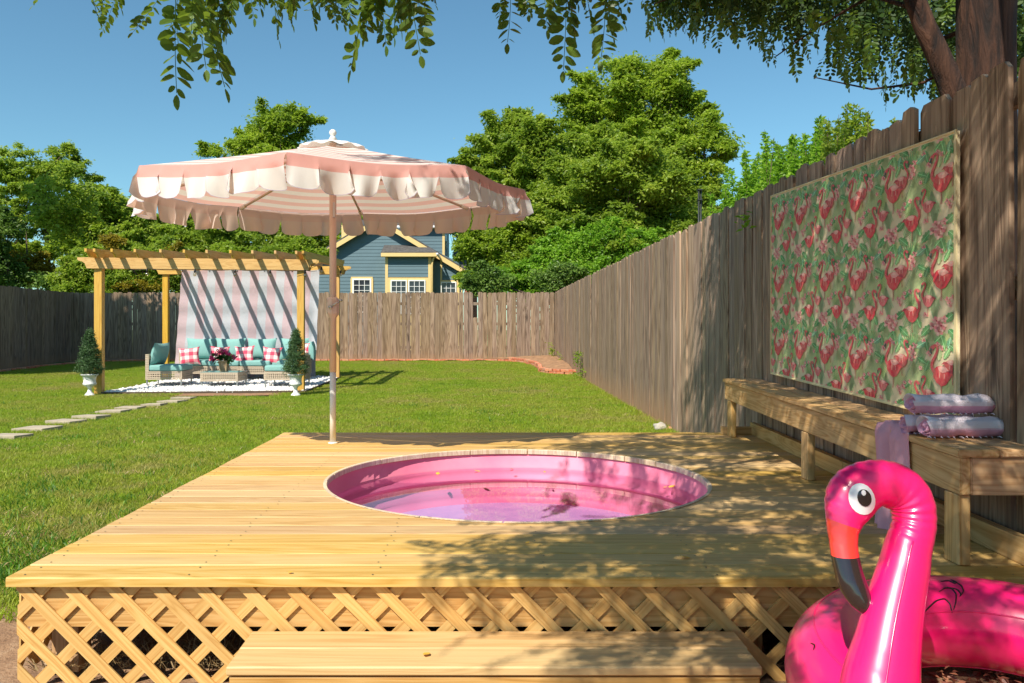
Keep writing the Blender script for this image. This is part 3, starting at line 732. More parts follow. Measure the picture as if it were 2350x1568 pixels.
for i in range(-1, 8):
    for j in range(-1, 4):
        ox = WP-.060-i*TW; oy = H_-.645-.417*1+j*TH+.02      # body of the main bird
        for (a_, b_, an, L, cc) in ((-.055, -.06, 1.75, .13, GR2), (.07, -.06, 1.15, .14, TEAL), (.02, -.10, 1.5, .12, GR3), (.09, .06, 1.4, .12, GR3), (-.08, .06, 1.9, .12, TEAL), (.055, .20, 1.2, .15, TEAL), (.10, .27, 1.8, .13, GR2), (.11, .16, 1.6, .12, TEAL), (-.02, .10, 1.2, .10, GR3)):
            palm(ox+a_, oy+b_, an, L, (cc[0]*.8+.16, cc[1]*.85+.14, cc[2]*.8+.04), 0)
        fan(ox+.105, oy+.055, -1.50, .15, GR3, 1, 10, .9); fan(ox+.09, oy+.10, 1.62, .085, GR2, 1, 8, 1.1); fan(ox-.03, oy+.24, 1.6, .11, (.42, .58, .30), 1, 9, .5); fan(ox-.045, oy-.02, -1.5, .11, (.42, .58, .30), 1, 8, .6); fan(ox+.19, oy+.22, -1.6, .12, GR3, 1, 8, .7)
        for (a_, b_, an, L, w_, cc) in ((.015, .245, .75, .060, .020, GR), (-.045, .225, -2.3, .070, .020, GR), (-.005, .195, -1.3, .075, .017, GR2), (.03, .21, -.7, .065, .020, GR), (.075, .115, 2.5, .060, .018, GR), (.12, .12, .6, .055, .018, TEAL), (.125, .075, -.5, .05, .015, GR), (.075, .07, -2.5, .055, .016, GR2), (-.06, .11, 1.8, .06, .014, GR), (.03, .13, 1.4, .05, .014, TEAL), (.14, .21, 2.0, .06, .015, GR2), (.16, .02, 1.2, .05, .015, GR), (.06, .345, .9, .05, .014, GR), (-.012, .075, 1.5, .06, .014, GR3), (.012, .085, 1.1, .055, .012, GR2), (-.03, .15, .8, .05, .013, GR2)):
            leaf_blade(ox+a_, oy+b_, an, L, w_, cc, 3)
        for q_, (a_, b_, r_) in enumerate(((-.02, .245, .018), (.0, .225, .019), (-.035, .22, .017), (-.01, .20, .017), (.012, .255, .013), (.095, .11, .015), (.105, .085, .015), (.09, .065, .012), (.112, .13, .011), (.035, .32, .012), (.05, .345, .012), (.025, .34, .010), (.09, .375, .010), (-.055, .10, .011), (-.045, .12, .009), (.155, .155, .009), (.06, -.05, .009), (-.07, .27, .011), (.13, .33, .010), (.14, .03, .009), (.0, .13, .010), (-.015, .145, .009))):
            flower(ox+a_, oy+b_, r_, 5, q_)
        flamingo(ox+.048, oy+.043, .50, -1, 8, (.60, .08, .09)); flamingo(ox, oy, .66, 1, 9)
        flamingo(ox+.10, oy+.262, .58, -1, 8); flamingo(ox-.060, oy+.325, .42, 1, 8, (.66, .12, .14))
ink.build('printed_pattern', M['ink'], pr, kind='stuff')

# ------------------------------------------------------------------ umbrella
UX, UY = -1.053, 5.63
RIM = CAMZ+.972; APX = CAMZ+1.284; UR = 1.335
t = NT('canopy_cloth'); uv = t.n('UVMap').outputs[0]; s_ = t.n('SeparateXYZ', None, Vector=uv); v = s_.outputs['Y']
st = t.math('GREATER_THAN', t.math('FRACT', t.math('MULTIPLY', v, 8.5)), .5)
PINK_C, WH_C = (.86, .58, .54), (.86, .84, .80)
c = t.mix(st, PINK_C, WH_C)
co = t.coord('Object')
def cloth_shader(t, c, trans=.42, nscale=14.0, warm=(1.0, .84, .72)):
    nb = t.bump(t.math('ADD', t.noise(co, nscale, 3), t.math('MULTIPLY', t.noise(co, 500, 1), .1)), .25, .01)
    d = t.n('BsdfDiffuse', None, Color=c, Normal=nb); tr = t.n('BsdfTranslucent', None, Color=t.mix(1.0, c, warm, 'MULTIPLY'), Normal=nb)
    mx = t.n('MixShader', None, i0=trans, i1=d.outputs[0], i2=tr.outputs[0]); t.t.links.new(mx.outputs[0], t.out.inputs[0])
cloth_shader(t, c); M['canopy'] = t.m
t = NT('valance_cloth'); uv = t.n('UVMap').outputs[0]; s_ = t.n('SeparateXYZ', None, Vector=uv); co = t.coord('Object')
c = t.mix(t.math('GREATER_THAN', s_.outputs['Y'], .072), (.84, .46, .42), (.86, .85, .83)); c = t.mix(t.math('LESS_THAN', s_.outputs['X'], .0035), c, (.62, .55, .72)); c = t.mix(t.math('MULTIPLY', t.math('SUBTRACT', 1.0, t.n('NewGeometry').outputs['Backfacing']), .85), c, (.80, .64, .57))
cloth_shader(t, c, .38, 9.0); M['valance'] = t.m
t = NT('vent_cloth'); co = t.coord('Object'); cloth_shader(t, (.86, .85, .83), .3); M['vent'] = t.m
M['pole'] = plain('beige_pole', (.70, .52, .43), .35, var=.03); M['pole2'] = plain('ivory_pole', (.78, .74, .68), .35, var=.03)
um = thing('patio_umbrella', 'pink and white striped patio umbrella with a scalloped valance', 'umbrella', (UX, UY, DZ))
TILT = .024
A0 = R(22.5*0)   # corners at multiples of 45 degrees
def corner(k, r=UR): a = R(45*k)+R(-90); return Vector((UX+math.cos(a)*r, UY+math.sin(a)*r, 0))
mb = MB()
for k in range(8):
    a, b = corner(k), corner(k+1); ctr = Vector((UX, UY, 0))
    def fn(u, v, a=a, b=b):
        vv = .10+.90*v; e = a.lerp(b, u); p = ctr.lerp(e, vv)
        sag = .028*math.sin(math.pi*vv)+.045*vv*vv*math.sin(math.pi*u)*.6
        p.z = APX-(APX-RIM)*(vv**1.12)-sag*(.6+.4*math.sin(math.pi*u))+TILT*(p.y-UY); return p
    mb.grid(fn, 12, 18, uvfn=lambda u, v: (u, .10+.90*v))
mb.build('canopy', M['canopy'], um)
def rimz(u): return RIM-.045*math.sin(math.pi*u)*.6*(.6+.4*math.sin(math.pi*u))
NPET = 6
for k in range(8):
    a, b = corner(k), corner(k+1); n_ = ((a+b)/2-Vector((UX, UY, 0))).normalized()
    side = k
    mb = MB(); nu = NPET*10; nv = 12; rs = random.Random(k)
    ph = [rs.uniform(-.25, .25) for _ in range(NPET+1)]; amp = [rs.uniform(.5, 1.25) for _ in range(NPET+1)]
    def depth(u):
        f = u*NPET; fr = f-math.floor(f) if u < 1 else 1.0
        d = abs(2*fr-1); return .070+.130*(1-d**3.6)**.55 if d < 1 else .070
    def fn(u, v, a=a, b=b, n_=n_):
        p = a.lerp(b, u); D = depth(u)*v; f = u*NPET; i = min(int(f), NPET-1); fr = f-i
        curl = max(0, (D-.045)/.15)
        edge = math.cos(2*math.pi*fr)                       # +1 at petal joints, -1 mid petal
        off = curl*(.052*amp[i]*edge*(1 if i % 2 else -.45)+.022*math.sin(f*2.1+ph[i]*8)+.015*math.sin(fr*9+i*2+k))
        # neighbouring petals overlap at the joints
        lap = curl*.040*(fr-.5)*2*amp[(i+2) % 7]+curl*.03*math.sin(i*2.7+k)
        p = p+n_*(.006+off+.022*v)+ (b-a).normalized()*lap; p.z = rimz(u)+TILT*(a.lerp(b, u).y-UY)-D*(1-.04*curl)
        return p
    def uvf(u, v): D = depth(u); return ((D-D*v) if v > .2 else 1.0, D*v)
    mb.grid(fn, nu, nv, uvfn=uvf); mb.build('valance', M['valance'], um)
for k in range(8):
    e = corner(k, UR-.01); c0 = Vector((UX, UY, APX-.055)); e.z = RIM-.018
    pts_ = [c0.lerp(e, f) for f in (0.02, .35, .7, .98)]
    for p, f in zip(pts_, (0.02, .35, .7, .98)): p.z = APX-.05-(APX-RIM-.03)*(f**1.12)-.02*math.sin(math.pi*f)+TILT*(p.y-UY)
    rib = MB(); rib.tube(pts_, .0105, 8); r_ = rib.build('rib', M['pole'], um)
    rib = MB(); d = (pts_[-1]-pts_[-2]).normalized(); rib.tube([pts_[-1]-d*.07, pts_[-1]+d*.004], .017, 8); rib.build('rib_tip', M['pole2'], r_)
    m_ = pts_[1].lerp(pts_[2], .15); s0 = Vector((UX, UY, CAMZ+1.03)); s0 += (m_-s0).normalized()*.04
    rib = MB(); rib.tube([s0, m_-Vector((0, 0, .012))], .008, 6); rib.build('strut', M['pole'], um)
# vent cap with wavy hem, finial
mb = MB()
def vent(u, v):
    a = 2*math.pi*u; r = .24*v; wv = .010*math.sin(a*12)*max(0, v-.7)/.3
    return (UX+math.cos(a)*(r+wv*.5), UY+math.sin(a)*(r+wv*.5), APX+.030-.052*v**1.3-(.012*max(0, v-.8)/.2)+wv*.8)
mb.grid(vent, 72, 10); mb.build('vent_cap', M['vent'], um)
MB().lathe((UX, UY, 0), [(.006, APX+.022), (.03, APX+.038), (.018, APX+.058), (.014, APX+.064), (.022, APX+.072), (.026, APX+.085), (.022, APX+.098), (.012, APX+.107), (.001, APX+.110)], 18).build('finial', M['pole2'], um)
MB().tube([(UX, UY, CAMZ-.30), (UX, UY, APX+.012)], .0245, 20).build('upper_pole', M['pole'], um)  # upper pole darker and pinker than the lower
MB().tube([(UX, UY, DZ+.001), (UX, UY, CAMZ-.299)], .0215, 20).build('lower_pole', M['pole2'], um)
MB().lathe((UX, UY, 0), [(.030, CAMZ+.985), (.037, CAMZ+.995), (.037, CAMZ+1.01), (.030, CAMZ+1.02), (.030, CAMZ+1.06), (.045, CAMZ+1.065), (.045, CAMZ+1.09), (.026, CAMZ+1.10)], 20).build('runner', M['pole'], um)
MB().bx(UX+.004, UX+.020, UY-.0285, UY-.020, CAMZ+.775, CAMZ+.88).build('slot_plate', M['metal_grey'], um)
mb = MB(); mb.lathe((UX-.0, UY, 0), [(.026, CAMZ+.078), (.042, CAMZ+.105), (.044, CAMZ+.115), (.044, CAMZ+.20), (.040, CAMZ+.212), (.026, CAMZ+.222)], 8, smooth=False); cb = mb.build('crank_housing', M['pole'], um)
hc = Vector((UX-.008, UY-.047, CAMZ+.152)); mb = MB(); mb.tube([hc+Vector((0, .012, 0)), hc+Vector((0, -.006, 0))], .014, 16); mb.tube([hc, hc+Vector((.075, -.012, .045))], .0055, 8)
mb.tube([hc+Vector((.075, -.035, .045)), hc+Vector((.075, -.008, .045))], .010, 12); mb.build('crank_handle', M['metal_grey'], cb)
MB().lathe((UX, UY, 0), [(.034, DZ+.0012), (.034, DZ+.006), (.024, DZ+.010)], 20).build('pole_collar', M['pole2'], um)
# ------------------------------------------------------------------ pergola
PX0, PX1 = -6.53, -3.19; PYF0, PYF1, PYB = 13.62, 14.0, 17.2
def pyf(x): return PYF0+(x-PX0)/(PX1-PX0)*(PYF1-PYF0)
pg = thing('pergola', 'open pine pergola with notched rafter ends over the sofa on the gravel', 'pergola', ((PX0+PX1)/2, 15.4, gz(0, 15.4)))
def post(x, y, zt, w=.105):
    MB().bx(x-w/2*1.15, x+w/2*1.15, y-w/2, y+w/2, gz(x, y)-.05, zt, bev=.004).build('post', M['perg_z'], pg)
post(PX0, PYF0+.08, 2.24, .115); post(PX1, PYF1+.08, 2.24, .105); post(-6.80+.02, PYB, 2.38, .10); post(-3.13, PYB, 2.38, .10)
def beam(x0, x1, y0, y1, z0, z1, tk, nm='beam'):
    """long board with ogee-cut ends; runs from (x0,y0) to (x1,y1)"""
    h = z1-z0; d = Vector((x1-x0, y1-y0, 0)); L = d.length; d.normalize()
    prof = [(0, h), (0, h*.80), (.02, h*.70), (.075, h*.62), (.12, h*.45), (.135, h*.2), (.15, 0)]
    poly = [(s, z) for s, z in prof]+[(L-s, z) for s, z in prof[::-1]]
    P = [Vector((x0, y0, z0))+d*s+Vector((0, 0, z)) for s, z in poly]
    n = Vector((-d.y, d.x, 0))
    mb = MB(); mb.prism(P, n*tk); return mb.build(nm, M['perg_x'] if abs(d.x) > abs(d.y) else M['perg_y'], pg)
beam(-6.84, -2.90, pyf(-6.84)-.02, pyf(-2.90)-.02, 2.165, 2.350, .038)
beam(-6.84, -2.90, pyf(-6.84)+.145, pyf(-2.90)+.145, 2.165, 2.350, .038)
beam(-7.05, -2.84, PYB-.095, PYB-.095, 2.305, 2.475, .038)
beam(-7.05, -2.84, PYB+.055, PYB+.055, 2.305, 2.475, .038)
rx = [195, 213.8, 251.8, 302.5, 358.8, 411, 461.6, 515, 564.5, 616.6, 664.5, 680]
for i, xx_ in enumerate(rx):
    X = (xx_-1110)*13.3/F+.01
    yf = pyf(X)-.36; yb = PYB+.42
    zf, zb = 2.352-.012, 2.478-.0
    # notched end: rafter tilts up a little towards the back
    h = .140; prof = [(0, h), (0, h*.62), (.05, h*.50), (.10, h*.40), (.115, h*.18), (.13, 0)]
    L = yb-yf; poly = prof+[(L-s, z) for s, z in prof[::-1]]
    def zz(s): return zf+.002+(s-.36)/(PYB-pyf(X))*(zb-zf)
    P = [Vector((X, yf+s, zz(s)+z-.0)) for s, z in poly]
    mb = MB(); mb.prism(P, (.038, 0, 0)); mb.build('rafter', M['perg_y'], pg)
# string lights
t = NT('clear_bulb'); g = t.n('BsdfGlossy', None, Roughness=.05); tr = t.n('BsdfTransparent', None, Color=(.9, .82, .68)); mx = t.n('MixShader', None, i0=.22, i1=tr.outputs[0], i2=g.outputs[0]); t.t.links.new(mx.outputs[0], t.out.inputs[0]); M['bulb'] = t.m
sl = thing('string_light', 'black string of clear bulbs hanging under the front beam of the pergola', 'string lights', (-4.8, 13.7, 2.1))
bp = [(341, 609), (446, 612), (535, 615), (614, 617), (693, 619), (758, 618)][:5]
wp = []
for i, (a_, b_) in enumerate([(300, 607)]+bp+[(725, 608)]):
    X = (a_-1110)*13.75/F; wp.append((X, pyf(X)-.03, 2.163))
mb = MB(); full = []
for i in range(len(wp)-1):
    for k in range(6):
        p = Vector(wp[i]).lerp(Vector(wp[i+1]), k/6); p.z -= .02*math.sin(math.pi*k/6); full.append(p)
mb.tube(full, .004, 5); mb.build('cable', M['black'], sl)
bl = [Vector(w_) for w_ in wp[1:-1]]+[Vector((-3.02, 15.0, 2.30)), Vector((-3.0, 15.9, 2.33)), Vector((-2.98, 16.8, 2.36))]
mb = MB(); mb.tube([Vector((-3.0, pyf(-3.0), 2.2)), bl[-3]+Vector((0, 0, .06)), bl[-2]+Vector((0, 0, .06)), bl[-1]+Vector((0, 0, .06))], .004, 5); mb.build('cable', M['black'], sl)
for p in bl:
    mb = MB(); mb.tube([p, p-Vector((0, 0, .055))], .017, 8); so_ = mb.build('socket', M['black'], sl)
    mb = MB(); mb.lathe((p.x, p.y, p.z-.125), [(.004, 0), (.024, .012), (.031, .035), (.024, .058), (.014, .07)], 12); mb.build('bulb', M['bulb'], so_)

# ------------------------------------------------------------------ curtain
t = NT('striped_curtain'); uv = t.n('UVMap').outputs[0]; s_ = t.n('SeparateXYZ', None, Vector=uv); co = t.coord('Object')
st = t.math('GREATER_THAN', t.math('FRACT', t.math('ADD', t.math('MULTIPLY', s_.outputs['X'], 8.0), .0)), .5)
c = t.mix(st, (.60, .455, .49), (.555, .565, .615))
# fold lines left by the packaging
fl = t.math('LESS_THAN', t.math('ABSOLUTE', t.math('SUBTRACT', t.math('FRACT', t.math('MULTIPLY', s_.outputs['Y'], 9.0)), .5)), .008)
hgt = t.math('ADD', t.math('MULTIPLY', t.noise(co, 3.0, 4), 1.2), t.math('MULTIPLY', fl, .15))
nb = t.bump(hgt, .45, .03)
d = t.n('BsdfDiffuse', None, Color=c, Normal=nb); tr = t.n('BsdfTranslucent', None, Color=c, Normal=nb); mx = t.n('MixShader', None, i0=.22, i1=d.outputs[0], i2=tr.outputs[0]); t.t.links.new(mx.outputs[0], t.out.inputs[0]); M['curtain'] = t.m
def curt(u, v):
    xl0, xl1 = -6.40, -6.56; xr0, xr1 = -3.48, -3.56
    x = (xl0+(xl1-xl0)*v)*(1-u)+(xr0+(xr1-xr0)*v)*u
    ztop = 2.40-.02*math.sin(math.pi*((u*5) % 1)); zbot = gz(0, 17.1)+.02+.02*math.sin(u*20)
    z = ztop+(zbot-ztop)*v
    y = PYB-.115+.020*math.sin(u*21+v*1.5)*v+.035*math.sin(u*6.2-v*2.2)*v+.012*math.sin(v*34)*(1-u*.4)
    # diagonal folds gathered toward the upper right corner
    q = (1-u)*1.2+v*1.0; y -= .05*math.sin(q*17)*math.exp(-((u-.86)/.16)**2)*min(1, v*3)
    y += .045*math.sin(u*60)*math.exp(-((u-.97)/.05)**2)*v
    return (x, y, z)
ct = thing('curtain', 'pale pink and white striped cloth hung across the back of the pergola', 'curtain', (-5, 17.1, 2.4))
mb = MB(); mb.grid(curt, 90, 56); mb.build('cloth', M['curtain'], ct)
for k in range(6):
    u = k/5; p = Vector(curt(u, 0)); mb = MB(); mb.bx(p.x-.012, p.x+.012, p.y-.012, p.y+.006, p.z-.03, p.z+.02); mb.build('clip', M['metal_grey'], ct)

# ------------------------------------------------------------------ gravel bed
GX0, GX1, GY0, GY1 = -6.48, -3.10, 13.66, 17.36
def gpoly(u, v): 
    y0 = GY0+(u*.36); return (GX0-.14*0+(GX1-GX0)*u-(.0 if u > .5 else 0), y0+(GY1-y0)*v)
t = NT('white_stones'); rnd = t.n('Attribute', {'attribute_name': 'tone'}).outputs['Fac']; co = t.coord('Object')
c = t.ramp(rnd, [(0, (.62, .60, .56)), (.5, (.80, .78, .75)), (1, (.86, .85, .83))]); t.principled(Base_Color=c, Roughness=.7, Normal=t.bump(t.noise(co, 60, 3), .3, .004)); M['stone'] = t.m
mb = MB(); mb.grid(lambda u, v: (*gpoly(u, v), gz(*gpoly(u, v))+.012), 6, 12); M['gravel_base'] = plain('gravel_base', (.55, .52, .48), .95, var=.3, scale=30, bump=1, bscale=60); mb.build('gravel_bed', M['gravel_base'], None, kind='structure')
bm = bmesh.new(); bmesh.ops.create_icosphere(bm, subdivisions=1, radius=1); iv = np.array([v.co[:] for v in bm.verts]); if_ = np.array([[v.index for v in f.verts] for f in bm.faces]); bm.free()
NS = 7500; Vs = []; Fs = []; tn = []
for k in range(NS):
    u, v = rng.random(2); x, y = gpoly(u, v); s = .016+.020*rng.random()**1.5
    e = Euler((rng.random()*6, rng.random()*6, rng.random()*6)).to_matrix(); sc = np.array([1.25, 1.0, .62])*s*(1+.25*(rng.random(3)-.5))
    jit = 1+.22*(rng.random((12, 1))-.5); pts_ = (iv*jit*sc) @ np.array(e).T+np.array([x, y, gz(x, y)+.022+.018*rng.random()])
    Vs.append(pts_); Fs.append(if_+12*k); tn.append(np.full(12, rng.random()))
fast_mesh('gravel', np.concatenate(Vs), np.concatenate(Fs), M['stone'], tone=np.concatenate(tn), kind='stuff')['label'] = 'white stone gravel under the sofa set'
edg = thing('bed_edging', 'thin dark edging board around the white gravel bed', 'edging', (-4.8, 15.4, .05))
cs = [gpoly(0, 0), gpoly(1, 0), gpoly(1, 1), gpoly(0, 1)]
for i in range(4):
    a_, b_ = Vector(cs[i]), Vector(cs[(i+1) % 4]); d = (b_-a_).normalized(); n = Vector((d.y, -d.x))
    mb = MB(); p = [(a_.x, a_.y, gz(*a_)-.02), (b_.x, b_.y, gz(*b_)-.02), (b_.x, b_.y, gz(*b_)+.045), (a_.x, a_.y, gz(*a_)+.045)]; mb.prism(p, (n.x*.02, n.y*.02, 0)); mb.build('edging_board', M['dark_edge'] if 'dark_edge' in M else M.setdefault('dark_edge', plain('dark_brown_edging', (.10, .065, .045), .9)), edg)
mb = MB(); mb.grid(lambda u, v: (-5.25+u*1.85+.08*math.sin(v*5), 13.12+v*.52+u*.3+.05*math.sin(u*7), gz(0, 13.3)+.020+.012*math.sin(u*31)*math.sin(v*17)*min(1, 6*v*(1-v)) - .02*(1-min(1, 7*u*(1-u)*1.6))), 26, 8); mb.build('bare_soil', M['soil'], None, kind='structure')

# ------------------------------------------------------------------ sofa set
t = NT('woven_rattan'); co = t.coord('Object'); nz = t.noise(co, 40, 3); w1 = t.n('TexWave', {'wave_type': 'BANDS', 'bands_direction': 'DIAGONAL'}, Vector=co, Scale=60.0, Distortion=1.0).outputs[0]
c = t.mix(t.math('ADD', t.math('MULTIPLY', nz, .6), t.math('MULTIPLY', w1, .3)), (.40, .31, .22), (.66, .55, .42)); t.principled(Base_Color=c, Roughness=.7, Normal=t.bump(w1, .4, .003)); M['rattan'] = t.m
M['inner'] = plain('rattan_inner', (.20, .155, .11), .8)
t = NT('aqua_cushion'); co = t.coord('Object'); nz = t.noise(co, 5, 3); t.principled(Base_Color=t.mix(nz, (.17, .37, .35), (.24, .45, .42)), Roughness=.85, Normal=t.bump(t.math('ADD', nz, t.math('MULTIPLY', t.noise(co, 400, 1), .06)), .35, .02)); M['aqua'] = t.m
t = NT('gingham'); uv = t.n('UVMap').outputs[0]; s_ = t.n('SeparateXYZ', None, Vector=uv); co = t.coord('Object')
def chk(s): return t.math('GREATER_THAN', t.math('FRACT', t.math('ADD', t.math('MULTIPLY', s, 2.5), .25)), .5)
both = t.math('ADD', chk(s_.outputs['X']), chk(s_.outputs['Y']))
c = t.ramp(t.math('DIVIDE', both, 2.0), [(0.0, (.82, .76, .68)), (.30, (.78, .28, .32)), (.75, (.66, .06, .12))], 'CONSTANT')
t.principled(Base_Color=c, Roughness=.9, Normal=t.bump(t.noise(co, 12, 3), .3, .02)); M['gingham'] = t.m
M['leg'] = plain('grey_metal_leg', (.34, .35, .35), .4, .6)
def weave(T, p0, u, L, z0, z1, n, nx=None, name='woven_panel'):
    """open basket-weave panel starting at p0, running along u"""
    u = Vector(u).normalized(); p0 = Vector(p0); n = Vector(n); mb = MB(); H = z1-z0
    rot = Matrix((u, n, Vector((0, 0, 1)))).transposed()
    nz_ = max(2, int(round(H/.042))); nx = nx or max(3, int(round(L/.040)))
    def bar(c, d): mb.box(c, d, rot=rot)
    zc = lambda z: Vector((0, 0, z))
    for k in range(nz_+1):
        z = z0+H*k/nz_; wd = .022 if k in (0, nz_) else .016; z = min(max(z, z0+wd/2), z1-wd/2); bar(p0+u*(L/2)+zc(z), (L, .010, wd))
    for k in range(nx+1):
        s = L*k/nx; wd = .026 if k in (0, nx) else .015; s = min(max(s, wd/2), L-wd/2); bar(p0+u*s+zc((z0+z1)/2)-n*.002, (wd, .008, H-.004))
    return mb.build(name, M['rattan'], T, local=True)
def cushion(T, c, d, name='seat_cushion', mat='aqua', rot=None, puff=.012, bev=.03):
    bm = bmesh.new(); bmesh.ops.create_cube(bm, size=1.0)
    for v in bm.verts: v.co = Vector((v.co.x*d[0], v.co.y*d[1], v.co.z*d[2]))
    bmesh.ops.bevel(bm, geom=list(bm.edges), offset=min(bev, min(d)*.35), segments=3, profile=.6, affect='EDGES')
    bmesh.ops.subdivide_edges(bm, edges=[e for e in bm.edges if e.calc_length() > .15], cuts=5, use_grid_fill=True)
    for v in bm.verts:
        x, y, z = (v.co[i]/(d[i]/2) for i in range(3)); k = puff*(1-abs(x)**2.5)*(1-abs(y)**2.5) if d[2] == min(d) else 0
        if k: v.co.z += k*(1 if z > 0 else -.3)
    bm.verts.index_update(); vs = [v.co.copy() for v in bm.verts]; fs = [[v.index for v in f.verts] for f in bm.faces]; bm.free()
    if rot is not None: vs = [rot @ v for v in vs]
    c = Vector(c); mb = MB(); mb.add([v+c for v in vs], fs, smooth=True); return mb.build(name, M[mat], T, local=True)
def pillow_mesh(w, h, tk, n=16, pinch=.10, seed=0):
    rs = random.Random(seed); mb = MB(); a1, a2 = rs.uniform(0, 6), rs.uniform(0, 6)
    for sg in (1, -1):
        def fn(u, v):
            x, z = 2*u-1, 2*v-1; th = ((1-abs(x)**2.6)*(1-abs(z)**2.6))**.62
            px_ = x*(1-pinch*(1-z*z)*abs(x)**2); pz = z*(1-pinch*(1-x*x)*abs(z)**2)
            wr = .05*math.sin(x*5+a1)*math.sin(z*4+a2)*th
            return (px_*w/2, sg*tk/2*th*(1+wr), pz*h/2)
        mb.grid(fn, n, n, uvfn=lambda u, v: (u, v), flip=(sg > 0))
    return mb
def pillow(T, c, w, h, tk, rot, name, mat, seed, label=None):
    mb = pillow_mesh(w, h, tk, seed=seed); mb.v = [tuple((rot @ Vector(v))+Vector(c)) for v in mb.v]
    return mb.build(name, M[mat], T, local=True)
def legs(T, pts_, z0, z1=0.0):
    for x, y in pts_: mb = MB(); mb.bx(x-.012, x+.012, y-.012, y+.012, z1, z0); mb.build('leg', M['leg'], T, local=True)
def seat_box(T, w, d, z0, z1, x0=0., y0=0.):
    """basket box from (x0,y0) of size w x d in local coordinates"""
    weave(T, (x0, y0, 0), (1, 0, 0), w, z0, z1, (0, -1, 0)); weave(T, (x0, y0+d, 0), (1, 0, 0), w, z0, z1, (0, 1, 0))
    weave(T, (x0, y0+.008, 0), (0, 1, 0), d-.016, z0, z1, (1, 0, 0)); weave(T, (x0+w, y0+.008, 0), (0, 1, 0), d-.016, z0, z1, (1, 0, 0))
    mb = MB(); mb.bx(x0+.012, x0+w-.012, y0+.012, y0+d-.012, z1-.03, z1-.012); mb.build('seat_deck', M['inner'], T, local=True)
# left chair, back panel on its left side
zg = gz(0, 15)+.035
ch = thing('wicker_chair', 'left wicker lounge chair with an aqua back cushion turned towards the table', 'chair', (-6.23, 14.85, zg), R(3))
seat_box(ch, .66, .64, .13, .285, .0, 0); weave(ch, (.0, .008, 0), (0, 1, 0), .62, .286, .60, (1, 0, 0), name='back_panel'); weave(ch, (.055, .008, 0), (0, 1, 0), .62, .286, .60, (1, 0, 0), name='back_panel')
weave(ch, (.0, -.002, 0), (1, 0, 0), .06, .286, .60, (0, -1, 0), nx=1, name='back_panel')
cushion(ch, (.37, .31, .345), (.60, .66, .105)); legs(ch, ((.02, .02), (.64, .02), (.02, .62), (.64, .62)), .13)
rt = Matrix.Rotation(R(90-7), 3, 'Z') @ Matrix.Rotation(R(14), 3, 'X')
pillow(ch, (.155, .30, .60), .60, .44, .20, rt, 'back_cushion', 'aqua', 3)
ch2 = thing('wicker_chair', 'right wicker lounge chair partly hidden behind the right urn planter', 'chair', (-4.02, 14.75, zg), R(-2))
seat_box(ch2, .70, .62, .13, .285); weave(ch2, (.70, .008, 0), (0, 1, 0), .6, .286, .58, (1, 0, 0), name='back_panel'); weave(ch2, (.645, .008, 0), (0, 1, 0), .6, .286, .58, (1, 0, 0), name='back_panel')
cushion(ch2, (.33, .30, .345), (.64, .62, .105)); legs(ch2, ((.02, .02), (.68, .02), (.02, .6), (.68, .6)), .13)
pillow(ch2, (.545, .28, .58), .56, .42, .20, Matrix.Rotation(R(-90+8), 3, 'Z') @ Matrix.Rotation(R(10), 3, 'X'), 'back_cushion', 'aqua', 5)
# coffee table
tb = thing('coffee_table', 'low wicker coffee table with a glass top in front of the sofa', 'table', (-5.22, 14.85, zg))
seat_box(tb, .69, .60, .10, .262); M['glass'] = plain('green_tinted_glass', (.22, .33, .32), .06, var=.02)
mb = MB(); mb.bx(-.005, .695, -.005, .605, .264, .272, bev=.002); mb.build('glass_top', M['glass'], tb, local=True); legs(tb, ((.02, .02), (.67, .02), (.02, .58), (.67, .58)), .10)
# flower pot
M['potwood'] = wood('rustic_pot_wood', (.50, .36, .22), (.42, .28, .16), (.28, .17, .09), 'Z', .8, .5, 1.5)
fp = thing('flower_pot', 'square tapered wooden pot of bright pink flowers on the coffee table', 'potted plant', (-4.86, 15.10, zg+.273))
mb = MB(); a_, b_, h_ = .055, .082, .20
vs = [(-a_, -a_, 0), (a_, -a_, 0), (a_, a_, 0), (-a_, a_, 0), (-b_, -b_, h_), (b_, -b_, h_), (b_, b_, h_), (-b_, b_, h_)]
mb.add(vs, [(0, 3, 2, 1), (0, 1, 5, 4), (1, 2, 6, 5), (2, 3, 7, 6), (3, 0, 4, 7), (4, 5, 6, 7)]); mb.build('pot', M['potwood'], fp, local=True)
mb = MB()
for sx_ in (-1, 1):
    mb.box((sx_*.060, -.078, .105), (.020, .010, .19), rot=Matrix.Rotation(R(7), 3, 'X') @ Matrix.Rotation(R(sx_*7), 3, 'Y'))
mb.box((0, -.088, .19), (.165, .012, .026)); mb.box((0, -.068, .016), (.12, .012, .026)); mb.build('pot_trim', M['potwood'], fp, local=True)
M['gerleaf'] = leafmat('geranium_leaf', (.02, .06, .01), (.05, .13, .02), (.12, .22, .04)); M['petal'] = leafmat('pink_petal', (.62, .02, .16), (.75, .04, .24), (.85, .18, .38), trans=.3, tcol=(.9, .1, .35))
